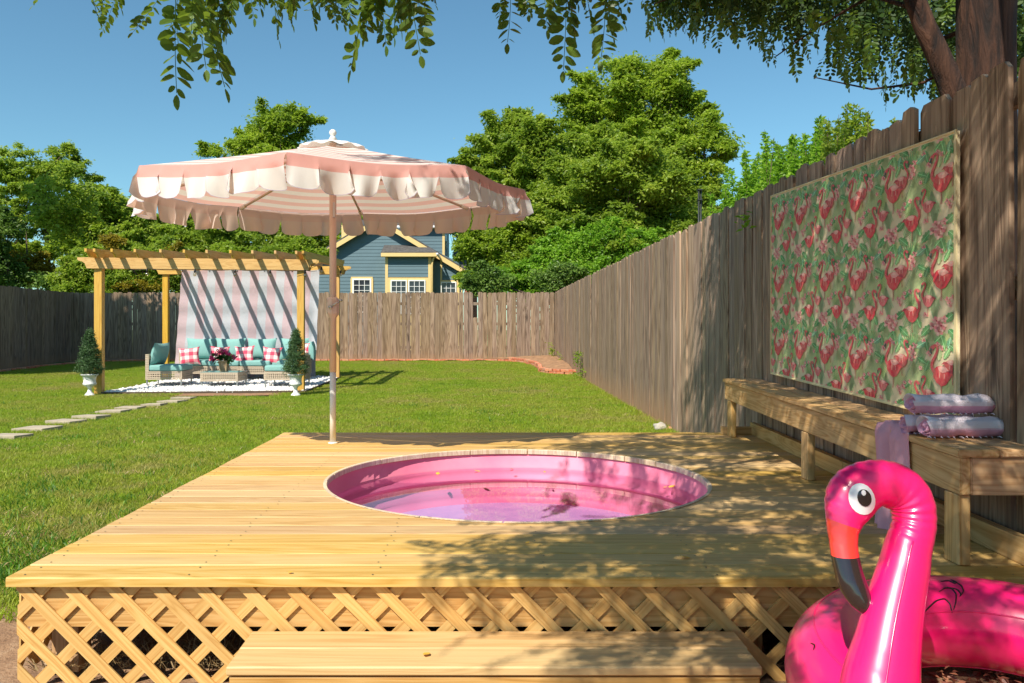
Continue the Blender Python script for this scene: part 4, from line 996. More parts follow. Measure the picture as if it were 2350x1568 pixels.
def leaf_cloud(name, centers, npts, spread, size, mat, parent, seed, kind=None, asp=.55, up=.35, droop=0.0, label=None, flat=.8):
    """many small folded leaf faces around cluster centres (world space)"""
    r = np.random.default_rng(seed); C = np.asarray(centers, float); sp = np.asarray(spread, float)
    if sp.ndim == 0: sp = np.full(len(C), float(sp))
    n = len(C)*npts; idx = np.repeat(np.arange(len(C)), npts)
    g = r.normal(size=(n, 3))*.5; P = C[idx]+g*sp[idx][:, None]*np.array([1, 1, flat])
    d = r.normal(size=(n, 3)); d[:, 2] = d[:, 2]*.6-droop; d /= np.linalg.norm(d, axis=1)[:, None]
    nn = r.normal(size=(n, 3))*.75+np.array([0, 0, up*1.5])+np.array([SDIR.x, SDIR.y, SDIR.z])*(1.0 if up > .25 else .4); nn -= (nn*d).sum(1)[:, None]*d; nn /= np.linalg.norm(nn, axis=1)[:, None]+1e-9
    s = np.cross(nn, d); L = size*(.65+.7*r.random(n)); Wd = L*asp*(.8+.4*r.random(n))
    A = P; B = P+d*(L*.45)[:, None]+s*(Wd/2)[:, None]+nn*(L*.08)[:, None]; T_ = P+d*L[:, None]-nn*(L*.10)[:, None]; Dd = P+d*(L*.45)[:, None]-s*(Wd/2)[:, None]+nn*(L*.08)[:, None]
    V = np.stack([A, B, T_, Dd], 1).reshape(-1, 3); b = np.arange(n)*4
    Ff = np.concatenate([np.stack([b, b+1, b+2], 1), np.stack([b, b+2, b+3], 1)])
    ct_ = r.random(len(C))[idx]; tn_ = np.clip(.55*r.random(n)+.45*ct_, 0, 1)
    o = fast_mesh(name, V, Ff, mat, parent=parent, tone=np.repeat(tn_, 4), kind=kind)
    if label: o['label'] = label
    return o
pc = Vector((-4.86, 15.10, zg+.273+.27)); cs_ = [pc+Vector((random.gauss(0, .09), random.gauss(0, .07), random.gauss(0, .045))) for _ in range(16)]
leaf_cloud('foliage', cs_, 14, .05, .06, M['gerleaf'], fp, 5, asp=.9)
for (dx, dz) in ((-.19, -.01), (-.15, .05), (-.09, .10), (.0, .12), (.06, .09), (-.03, .09), (.10, -.02), (.17, .02), (.20, -.02), (.13, .05), (-.17, -.05)):
    c_ = pc+Vector((dx, random.uniform(-.10, .0), dz)); leaf_cloud('blossom', [c_+Vector((random.gauss(0, .012), random.gauss(0, .012), random.gauss(0, .012))) for _ in range(4)], 9, .025, .030, M['petal'], fp, int(dx*1000)+500, asp=.9)
# sofa
zs = gz(0, 16.6)+.035
so = thing('sectional_sofa', 'wicker sectional sofa with aqua cushions in front of the striped curtain', 'sofa', (-4.96, 16.4, zs))
mods = [(-1.26, .07, -9), (-.64, -.03, -2), (.0, -.03, 2), (.64, .03, 8)]
for i, (mx_, my_, ang) in enumerate(mods):
    Rz = Matrix.Rotation(R(-ang*.9), 3, 'Z')
    def sub(fn):
        pass
    # build each module in its own frame, then rotate into the sofa frame
    tmp = thing('tmp', None, None, (0, 0, 0)); w_ = .625
    seat_box(tmp, w_, .62, .13, .285); weave(tmp, (.01, .615, 0), (1, 0, 0), w_-.02, .286, .56, (0, 1, 0), name='back_panel')
    if i == 0: weave(tmp, (.0, .0, 0), (0, 1, 0), .62, .286, .56, (1, 0, 0), name='arm_panel'); weave(tmp, (.05, .0, 0), (0, 1, 0), .62, .286, .56, (1, 0, 0), name='arm_panel'); weave(tmp, (.0, -.004, 0), (1, 0, 0), .055, .286, .56, (0, -1, 0), nx=1, name='arm_panel')
    if i == 3: weave(tmp, (w_+.02, -.25, 0), (0, 1, 0), .87, .13, .56, (1, 0, 0), name='arm_panel')
    cushion(tmp, (w_/2, .29, .345), (w_-.008, .60, .105)); legs(tmp, ((.02, .02), (w_-.02, .02), (.02, .6), (w_-.02, .6)), .13)
    pillow(tmp, (w_/2, .49, .63), w_*1.0, .46, .19, Matrix.Rotation(R(-10), 3, 'X'), 'back_cushion', 'aqua', 20+i)
    Mx = Matrix.Translation((mx_, my_, 0)) @ Matrix.Rotation(R(-ang*.5), 4, 'Z')
    for chd in list(tmp.children):
        loc = chd.location.copy(); chd.parent = so; chd.matrix_basis = Mx @ Matrix.Translation(loc)
    bpy.data.objects.remove(tmp)
so_extra = pillow(so, (1.26+.10, .42, .60), .34, .40, .16, Matrix.Rotation(R(-60), 3, 'Z'), 'back_cushion', 'aqua', 31)
def throw(X, Y, Z, rz, lab, seed, tilt=-14, roll=0):
    mb = pillow_mesh(.42, .38, .15, seed=seed, pinch=.16); o = mb.build('throw_pillow', M['gingham'], None, center=False)
    o.location = (X, Y, Z); o.rotation_euler = (R(tilt), R(roll), R(rz)); tag(o, lab, 'pillow', 'red and white gingham pillows on the sofa'); return o
def pxp(x, y, Y): p = px(x, y, Y); return p
for (xx_, yy_, Y, rz, roll, lab, sd_) in ((435, 818, 16.42, 12, -5, 'gingham pillow at the left arm of the sofa, farthest left of the red checked pillows', 1), (502, 815, 16.55, 4, 3, 'gingham pillow half hidden behind the pink flowers', 2),
        (561, 814.5, 16.55, -3, -3, 'gingham pillow just right of the pink flowers', 3), (623, 817, 16.5, -8, 3, 'gingham pillow between the flowers and the right cypress urn', 4), (697, 806, 16.85, -45, 0, 'gingham pillow peeking out behind the right cypress tree', 5)):
    p = px(xx_, yy_, Y); throw(p.x, Y, p.z, rz, lab, sd_, roll=roll)

# ------------------------------------------------------------------ urn planters with small conifers
M['urn'] = plain('white_urn', (.80, .79, .77), .45, var=.03)
M['cypress'] = leafmat('cypress_needles', (.035, .08, .03), (.09, .17, .06), (.20, .29, .13), trans=.15, scale=6)
M['bark'] = plain('brown_bark', (.10, .065, .045), .9, var=.35, scale=12, bump=1.0, bscale=40)
def urn(loc, label, seed):
    T = thing('urn_planter', label, 'planter', loc, 0, 'white pedestal urns at the front corners of the pergola')
    prof = [(.085, 0), (.085, .012), (.066, .03), (.04, .06), (.03, .095), (.028, .12), (.036, .135), (.045, .15), (.095, .175), (.108, .20), (.102, .215), (.096, .225), (.098, .28), (.108, .32), (.125, .335), (.135, .345), (.135, .36), (.122, .362), (.11, .33)]
    MB().lathe((0, 0, 0), prof, 40, flute=lambda z: .0 < z < .13 or .17 < z < .32).build('urn', M['urn'], T, local=True)
    MB().lathe((0, 0, 0), [(.11, .334), (.001, .338)], 24).build('potting_soil', M['soil'], T, local=True)
    return T
def conifer(x, y, z, label, seed):
    r = np.random.default_rng(seed); T = thing('potted_conifer', label, 'small tree', (x, y, z), 0, 'small conifers in the white urns')
    MB().tube([(0, 0, -.02), (0, 0, .62)], [.012, .004], 7).build('trunk', M['bark'], T, local=True)
    C, S = [], []
    for k in range(330):
        h = r.random()**1.15; rad = .185*(1-h)**.75*(.85 if h < .12 else 1)+.012; a = r.random()*6.283; q = rad*(r.random()**.4)
        C.append((x+math.cos(a)*q, y+math.sin(a)*q, z+.03+h*.70+.02*r.normal())); S.append(.035+.02*(1-h))
    leaf_cloud('foliage', C, 34, np.array(S), .030, M['cypress'], T, seed, asp=.28, up=0, droop=-.5)
    for k in range(46):
        h = r.random()*.9; a = r.random()*6.283; rad = .19*(1-h)**.8+.02
        C2 = [(x+math.cos(a)*rad*f, y+math.sin(a)*rad*f, z+.03+h*.70+.05*(f-.8)) for f in (.85, 1.0, 1.14)]
        if k == 0: CC = []
        CC += C2
    leaf_cloud('branch_tips', CC, 12, .022, .026, M['cypress'], T, seed+9, asp=.28, up=0, droop=-.4)
u1 = urn((-6.54, 13.38, gz(0, 13.4)+.01), 'left white pedestal urn on the grass by the front left pergola post', 1)
conifer(-6.54, 13.38, gz(0, 13.4)+.35, 'small conifer in the left urn in front of the front left pergola post', 41)
u2 = urn((-3.12, 13.38, gz(0, 13.4)+.01), 'right white pedestal urn on the grass in front of the right wicker chair', 2)
conifer(-3.12, 13.38, gz(0, 13.4)+.35, 'small conifer in the right urn in front of the front right pergola post', 77)

# ------------------------------------------------------------------ stepping stones, loose rock, fallen leaves
M['paver'] = plain('concrete_paver', (.42, .35, .26), .9, var=.15, scale=9, bump=.5, bscale=80)
ordw = ['nearest stepping stone, cut by the left edge of the photo', 'second stepping stone from the left edge', 'third stepping stone from the left edge', 'fourth stepping stone, in the middle of the row', 'fifth stepping stone counted from the left edge', 'sixth stepping stone counted from the left edge', 'third stepping stone from the gravel bed', 'second stepping stone from the gravel bed', 'stepping stone nearest the white gravel bed']
for (x, y, hw), lab in zip(((20, 1000, 44), (86, 983, 46), (152, 967, 38), (210, 956, 36), (261, 944.5, 35), (299, 937, 31), (354, 930, 27), (396, 923, 30), (422, 916, 27)), ordw):
    Y = 1.11*F/(y-755); X = (x-1110)*Y/F; w_ = hw*2*Y/F*.8
    mb = MB(); mb.box((0, 0, 0), (w_, w_*.72, .05), bev=.008); sh = Matrix(((1, .35, 0), (0, 1, 0), (0, 0, 1))); mb.v = [tuple(sh @ Vector(v)) for v in mb.v]
    o = mb.build('stepping_stone', M['paver'], None); o.location = (X, Y, gz(X, Y)+.022); o.rotation_euler = (R(random.uniform(-1.5, 1.5)), R(random.uniform(-1.5, 1.5)), R(random.uniform(-8, 14)))
    tag(o, lab, 'stepping stone', 'concrete stepping stones leading to the pergola')
def rock(name, loc, s, mat, label, cat, seed):
    bm = bmesh.new(); bmesh.ops.create_icosphere(bm, subdivisions=3, radius=1); rs = random.Random(seed)
    from mathutils import noise as mn
    for v in bm.verts:
        k = 1+.35*mn.noise(v.co*1.3+Vector((seed, 0, 0)))+.1*mn.noise(v.co*4); v.co = Vector((v.co.x*s[0], v.co.y*s[1], v.co.z*s[2]))*k
    me = bpy.data.meshes.new(name); bm.to_mesh(me); bm.free(); me.materials.append(mat); me.polygons.foreach_set('use_smooth', [True]*len(me.polygons))
    o = bpy.data.objects.new(name, me); COL.objects.link(o); o.location = loc; return tag(o, label, cat)
rock('rock', (1.98, 9.05, .045), (.075, .06, .05), plain('grey_rock', (.42, .38, .33), .9, var=.2, bump=.6, bscale=30), 'grey rock on the grass at the foot of the right fence behind the deck', 'rock', 3)
rock('clay_chunk', (2.06, 8.95, .03), (.03, .03, .03), M['brick'], 'small orange clay chunk beside the grey rock by the fence', 'brick chunk', 8)
M['yleaf'] = plain('yellow_fallen_leaf', (.72, .40, .05), .7, var=.15)
def fallen(name, p, s, rz, label, tiltx=.1):
    mb = MB(); pts_ = [(0, -.5, 0), (.28, -.2, .06), (.30, .15, .03), (0, .55, .1), (-.30, .15, .05), (-.28, -.2, .0)]
    mb.add([(a*s, b*s, c*s) for a, b, c in pts_], [(0, 1, 2, 3), (0, 3, 4, 5)]); o = mb.build(name, M['yleaf'], None, center=False)
    o.location = p; o.rotation_euler = (tiltx, .1, rz); tag(o, label, 'leaf', 'small yellow leaves fallen on the deck, step and pool'); so_ = o.modifiers.new('t', 'SOLIDIFY'); so_.thickness = .0008
def onplane(x, y, z): Y = (CAMZ-z)*F/(y-755); return ((x-1110)*Y/F, Y, z)
for i, (x, y, z, s, lab) in enumerate(((1005, 1087, .226, .045, 'yellow leaf floating in the pool, farthest left'), (1095, 1081, .226, .045, 'yellow leaf floating in the pool, second from the left'), (1175, 1076, .226, .035, 'small orange leaf floating at the far middle of the pool'),
        (1526, 1118, .226, .03, 'small yellow leaf floating in the right of the pool beside another'), (1541, 1117, .226, .045, 'yellow leaf floating in the pool, farthest right'), (1250, 1083, .226, .025, 'tiny yellow leaf floating just right of the pool middle'),
        (1573, 1279, .347, .035, 'yellow leaf on the shaded deck right of the pool'), (979, 1501, .175, .035, 'yellow leaf lying on the middle of the low front step'),
        (666, 1313, .347, .02, 'tiny yellow leaf on the sunny front boards of the deck'), (1210, 1160+85, .347, .02, 'tiny yellow leaf on the deck in front of the pool'))):
    fallen('fallen_leaf', onplane(x, y, z+.002), s, i*1.3, lab)
# ------------------------------------------------------------------ blue house behind the back fence
HY = 36.0; HS = F/HY
def hx(x, Y=HY): return (x-1110)*Y/F
def hz(y, Y=HY): return CAMZ-(y-755)*Y/F
M['siding'] = plain('blue_lap_siding', (.10, .168, .205), .65, var=.05, scale=2)
M['trim'] = plain('cream_trim', (.72, .52, .22), .6, var=.04)
M['whitetrim'] = plain('white_trim', (.80, .80, .80), .5, var=.02)
t = NT('grey_shingles'); co = t.coord('Object'); br = t.n('TexBrick', None, Vector=t.mapping(co, rot=(0, 0, 0)), Scale=1.0); br.inputs['Color1'].default_value = (.07, .065, .065, 1); br.inputs['Color2'].default_value = (.12, .11, .105, 1); br.inputs['Mortar'].default_value = (.03, .03, .03, 1)
br.inputs['Brick Width'].default_value = .3; br.inputs['Row Height'].default_value = .13; br.inputs['Mortar Size'].default_value = .006
t.principled(Base_Color=t.mix(.5, br.outputs[0], t.ramp(t.noise(co, 9, 4), [(.3, (.04, .038, .038)), (.7, (.15, .14, .135))])), Roughness=.9, Normal=t.bump(br.outputs[1], .6, .02)); M['shingle'] = t.m
M['winglass'] = plain('dark_window_glass', (.035, .04, .05), .05, var=.2, scale=1.5)
M['housebrick'] = None
t = NT('orange_brickwork'); co = t.coord('Object'); br = t.n('TexBrick', None, Vector=t.mapping(co, rot=(R(90), 0, 0)), Scale=1.0); br.inputs['Color1'].default_value = (.46, .16, .09, 1); br.inputs['Color2'].default_value = (.38, .12, .07, 1); br.inputs['Mortar'].default_value = (.5, .4, .33, 1)
br.inputs['Brick Width'].default_value = .2; br.inputs['Row Height'].default_value = .075; br.inputs['Mortar Size'].default_value = .006
t.principled(Base_Color=br.outputs[0], Roughness=.9); M['housebrick'] = t.m
house = thing('blue_house', 'blue lap-sided house with cream trim and grey shingle roof behind the back fence', 'house', (hx(900), HY, 0))
def boards(x0, x1, z0, z1, y, top=None, thk=.018, pitch=.158, name='siding_board', vertical=False):
    """lap siding between x0..x1; top(x)-> z clips each board's ends under a rake"""
    z = z0
    while z < z1-.01:
        h = min(pitch, z1-z); a, b = x0, x1
        if top:
            zz_ = z+h*.5
            xs_ = np.linspace(x0, x1, 200); ok = [q for q in xs_ if top(q) >= zz_]
            if not ok: break
            a, b = min(ok), max(ok)
        mb = MB(); v = [(a, y-thk, z), (b, y-thk, z), (b, y-.004, z+h), (a, y-.004, z+h), (a, y+.02, z), (b, y+.02, z), (b, y+.02, z+h), (a, y+.02, z+h)]
        mb.add(v, [(0, 1, 2, 3), (5, 4, 7, 6), (0, 4, 5, 1), (3, 2, 6, 7), (0, 3, 7, 4), (1, 5, 6, 2)]); mb.build(name, M['siding'], house); z += pitch
def window(x0, x1, z0, z1, y, cols, rows, parent=house, wide=.05, mid=True):
    mb = MB(); w = wide
    for q in ((x0, x1, z1-w, z1), (x0, x1, z0, z0+w), (x0, x0+w, z0+w, z1-w), (x1-w, x1, z0+w, z1-w)): mb.bx(q[0], q[1], y-.045, y, q[2], q[3])
    f = mb.build('window', M['whitetrim'], parent); gw = (x1-x0-2*w)/cols; gh = (z1-z0-2*w)/rows
    for i in range(cols):
        for j in range(rows):
            a, b = x0+w+i*gw, z0+w+j*gh; MB().bx(a+.009, a+gw-.009, y-.012, y-.004, b+.009, b+gh-.009).build('pane', M['winglass'], f)
    mb = MB()
    for i in range(1, cols): mb.bx(x0+w+i*gw-.011, x0+w+i*gw+.011, y-.035, y-.0125, z0+w, z1-w)
    for j in range(1, rows):
        for i in range(cols): mb.bx(x0+w+i*gw+.0115, x0+w+(i+1)*gw-.0115, y-.033, y-.0125, z0+w+j*gh-(.02 if (mid and j*2 == rows) else .010), z0+w+j*gh+(.02 if (mid and j*2 == rows) else .010))
    mb.build('muntin', M['whitetrim'], f); return f
# D-pixel anchors of the gable
APXX, APZ = hx(868), hz(500)
LX, LZ = hx(728), hz(584); SL = (APZ-LZ)/(APXX-LX)
def rake(x): return APZ-abs(x-APXX)*SL-.10
gx0, gx1 = hx(690), hx(1000)
Yw = HY+.35     # wall stands behind the rake boards
mb = MB(); mb.bx(gx0+.02, hx(1052), Yw+.03, Yw+7, 0, hz(600)); mb.prism([(gx0+.05, Yw+.03, hz(600)), (hx(1052), Yw+.03, hz(600)), (APXX, Yw+.03, APZ-.25)], (0, 6.9, 0)); mb.build('wall_core', M['siding'], house)
boards(gx0+.1, hx(884), .3, hz(560), Yw, top=rake); boards(gx0+.1, hx(1010), hz(563.5), APZ, Yw, top=rake)
# roof planes and rake boards
def roof_poly(P, n, nm='roof', mat='shingle'): mb = MB(); mb.prism(P, n); return mb.build(nm, M[mat], house)
RX1, RZ1 = hx(1074), hz(628)
def rakez(x): return APZ-abs(x-APXX)*SL
for sg, xe in ((-1, hx(680)), (1, RX1)):
    ze = rakez(xe); d = Vector((xe-APXX, 0, ze-APZ)); nrm = Vector((-d.z, 0, d.x)).normalized(); nrm = nrm if nrm.z > 0 else -nrm
    A = Vector((APXX, HY-.03, APZ)); B = A+d
    roof_poly([A+nrm*.002, B+nrm*.002, B+nrm*.06, A+nrm*.06], (0, 7.4, 0))
    w_ = .20
    mb = MB(); mb.prism([A-nrm*.002, B-nrm*.002, B-nrm*w_, A-nrm*w_] if sg < 0 else [A-nrm*.002, B-nrm*.002, B-nrm*w_, A-nrm*w_], (0, .04, 0)); mb.build('rake_board', M['trim'], house)
    mb = MB(); mb.prism([A-nrm*.05+Vector((0, .045, 0)), B-nrm*.05+Vector((0, .045, 0)), B-nrm*.07+Vector((0, .045, 0)), A-nrm*.07+Vector((0, .045, 0))], (0, .32, 0)); mb.build('soffit', M['trim'], house)
# left window
mb = MB(); 
wx0, wx1 = hx(806), hx(850); zt = hz(638.5)
for q in ((wx0-.06, wx1+.06, zt+.001, zt+.08), (wx0-.08, wx0-.001, .9, zt), (wx1+.001, wx1+.08, .9, zt)): mb.bx(q[0], q[1], Yw-.05, Yw-.019, q[2], q[3])
mb.build('window_casing', M['trim'], house); window(wx0, wx1, zt-1.55, zt, Yw-.02, 3, 6, wide=.07)
# bay / bump-out
BY = HY-.55; b0, b1 = hx(884, BY), hx(989, BY); zb = hz(590, BY)
MB().bx(b0+.02, b1-.02, BY+.03, Yw-.02, .2, zb).build('bay_core', M['trim'], house)
boards(b0+.12, b1-.12, hz(636, BY), zb, BY+.02)
for x in (b0, b1-.12): MB().bx(x, x+.12, BY-.01, BY+.029, .2, zb).build('corner_board', M['trim'], house)
MB().bx(b0+.121, b1-.121, BY-.005, BY+.029, .2, hz(637.5, BY)).build('window_panel', M['trim'], house)
wz = hz(643, BY)
window(hx(896.5, BY), hx(934, BY), wz-1.5, wz, BY-.006, 3, 6); window(hx(937, BY), hx(976.5, BY), wz-1.5, wz, BY-.006, 3, 6)
e0, e1 = hx(876, BY), hx(1003, BY); ez = hz(580, BY)
roof_poly([(e0, BY-.25, ez), (e1, BY-.25, ez), (hx(978), Yw-.03, hz(561)), (hx(880), Yw-.03, hz(561))], (0, 0, -.03))
MB().bx(e0, e1, BY-.27, BY-.23, ez-.19, ez-.035).build('fascia', M['trim'], house); MB().bx(e0, e1, BY-.229, BY+.0, ez-.2, ez-.17).build('soffit', M['trim'], house)
# recess wall and right part
rx0, rx1 = hx(1010), hx(1054)
MB().bx(b1+.01, rx0-.005, Yw-.16, Yw+.02, .2, hz(600)).build('recess_wall', M['siding'], house)
boards(rx0+.08, rx1-.1, hz(642), hz(585), Yw-.14, top=lambda x: rakez(x)-.22)
MB().bx(rx0, rx0+.08, Yw-.19, Yw-.12, .2, hz(598)).build('corner_board', M['trim'], house)
MB().bx(rx1-.10, rx1, Yw-.19, Yw-.12, .2, hz(628)).build('corner_board', M['trim'], house)
MB().bx(rx0+.081, rx1-.101, Yw-.17, Yw-.10, .2, hz(642.5)).build('window_panel', M['trim'], house)
window(hx(1011), hx(1047), hz(700), hz(646.5), Yw-.172, 3, 4)
# gutters and downspouts
mb = MB(); mb.tube([(hx(1004, BY), BY-.28, ez-.08), (hx(1010), Yw-.35, hz(592))], .05, 8); mb.build('gutter', M['whitetrim'], house)
mb = MB(); mb.tube([(hx(1003, BY), BY-.2, ez-.13), (hx(1000), BY-.1, hz(592)), (hx(994, BY), BY-.05, hz(598)), (hx(992, BY), BY-.05, hz(610)), (hx(992, BY), BY-.05, .3)], .04, 8, smooth=True); mb.build('downspout', M['trim'], house)
mb = MB(); mb.tube([(hx(1074), HY, hz(628)), (hx(1066), HY+.1, hz(634)), (hx(1060), Yw-.2, hz(640)), (hx(1060), Yw-.2, .3)], .04, 8); mb.build('downspout', M['trim'], house)
MB().bx(hx(1069), hx(1075), HY-.03, HY+5, hz(628.5), hz(624)).build('gutter', M['whitetrim'], house)
# upper storey further back
UYh = HY+2.2
u0, u1 = hx(925, UYh), hx(1020, UYh); uz = hz(526.5, UYh)
MB().bx(u0, u1, UYh+.03, UYh+5, hz(610, UYh), uz+.3).build('upper_wall_core', M['siding'], house)
boards(u0, u1-.10, hz(592, UYh), uz, UYh+.02)
MB().bx(u1-.10, u1+.012, UYh-.01, UYh+.06, hz(592, UYh), uz).build('corner_board', M['trim'], house)
MB().bx(u0-1.5, hx(1040, UYh), UYh-.30, UYh-.20, hz(524, UYh), hz(519, UYh)).build('gutter', M['whitetrim'], house)
MB().bx(u0-1.5, u1+.03, UYh-.19, UYh+.1, uz+.0, uz+.03).build('soffit', M['trim'], house)
roof_poly([(u0-2.8, UYh-.25, hz(520, UYh)), (hx(1041, UYh), UYh-.25, hz(520, UYh)), (hx(1041, UYh), UYh+2.6, hz(480, UYh)), (u0-2.8, UYh+2.6, hz(480, UYh))], (0, 0, .06))
mb = MB(); mb.prism([(hx(1041, UYh), UYh-.3, hz(519, UYh)), (hx(1041, UYh), UYh+2.5, hz(480, UYh)), (hx(1041, UYh), UYh+2.5, hz(490, UYh)), (hx(1041, UYh), UYh-.3, hz(532, UYh))], (-.05, 0, 0)); mb.build('rake_board', M['trim'], house)
z = hz(592, UYh)
while z < uz: MB().bx(u1-.002, u1+.014, UYh+.07, UYh+4.9, z, min(z+.152, uz)).build('siding_board', M['siding'], house); z += .158
w_ = MB().bx(u1+.016, u1+.03, UYh+.5, UYh+1.3, hz(570, UYh), hz(534, UYh)).build('window', M['winglass'], house)
MB().tube([(hx(931), HY+1.8, hz(556)), (hx(931), HY+1.8, hz(529))], .045, 8).build('vent_pipe', M['whitetrim'], house)
# left dormer wall, partly hidden
MB().bx(hx(782, UYh), hx(832, UYh), UYh+.2, UYh+3, 2.5, hz(515, UYh)).build('dormer_wall', M['trim'], house)
window(hx(800, UYh), hx(822, UYh), hz(565, UYh), hz(531, UYh), UYh+.19, 3, 3)
# lower dark roof on the right
roof_poly([(hx(1040, 40), 39.0, hz(617, 40)), (hx(1072, 40), 39.0, hz(617, 40)), (hx(1070, 40), 42, hz(573, 42)), (hx(1038, 40), 42, hz(573, 42))], (0, 0, .06))
# brick neighbour beyond
nb_h = thing('brick_house', 'small orange brick house glimpsed between the blue house and the trees', 'house', (hx(1082, 48), 48, 0))
MB().bx(hx(1066, 48), hx(1083, 48), 48, 49.5, 0, hz(635, 48)).build('wall', M['housebrick'], nb_h)
MB().bx(hx(1083.2, 48), hx(1094, 48), 48.6, 52, 0, hz(637, 48)).build('side_wall', M['housebrick'], nb_h)
MB().bx(hx(1064, 48), hx(1098, 48), 47.7, 52, hz(634, 48), hz(629, 48)).build('roof', M['shingle'], nb_h)
MB().tube([(hx(1081.5, 48), 47.8, hz(634, 48)), (hx(1081.5, 48), 47.9, .4)], .05, 8).build('downspout', M['whitetrim'], nb_h)
# grey-roofed neighbour at the left
gh = thing('grey_roof_house', 'white house with a grey gable roof glimpsed above the left fence', 'house', (hx(135, 40), 40, 0))
M['bluewall'] = plain('pale_blue_wall', (.45, .58, .68), .7)
MB().bx(hx(112, 40), hx(180, 40), 40.3, 45, 0, hz(634, 40)).build('wall', M['bluewall'], gh)
roof_poly_ = MB(); roof_poly_.prism([(hx(104, 40), 39.8, hz(634, 40)), (hx(200, 40), 39.8, hz(634, 40)), (hx(172, 40), 42.5, hz(592, 40)), (hx(150, 40), 42.5, hz(592, 40))], (0, 0, .08)); roof_poly_.build('roof', M['shingle'], gh)
MB().bx(hx(103, 40), hx(201, 40), 39.72, 39.79, hz(637, 40), hz(632, 40)).build('fascia', M['whitetrim'], gh)
for x in (118, 121, 150): MB().bx(hx(x, 40), hx(x+3, 40), 39.85, 39.95, 0, hz(637.5, 40)).build('porch_post', M['whitetrim'], gh)
# flue pipe beyond the right fence
fpz = thing('flue_pipe', 'dark double metal flue pipe standing above the right fence against the sky', 'pipe', (hx(1607, 20), 20, 2))
mb = MB(); mb.tube([(hx(1603.5, 20), 20, .0), (hx(1603.5, 20), 20, hz(437, 20))], .022, 8); mb.build('pipe', M['dark_metal'], fpz)
mb = MB(); mb.tube([(hx(1609.5, 20), 20.05, .0), (hx(1609.5, 20), 20.05, hz(437, 20))], .022, 8); mb.build('pipe', M['dark_metal'], fpz)
MB().bx(hx(1601, 20), hx(1612, 20), 19.96, 20.1, hz(437, 20), hz(434, 20)).build('pipe_cap', M['dark_metal'], fpz)
MB().bx(hx(1601, 20), hx(1612, 20), 19.965, 20.095, hz(460, 20), hz(458, 20)).build('pipe_bracket', M['dark_metal'], fpz)

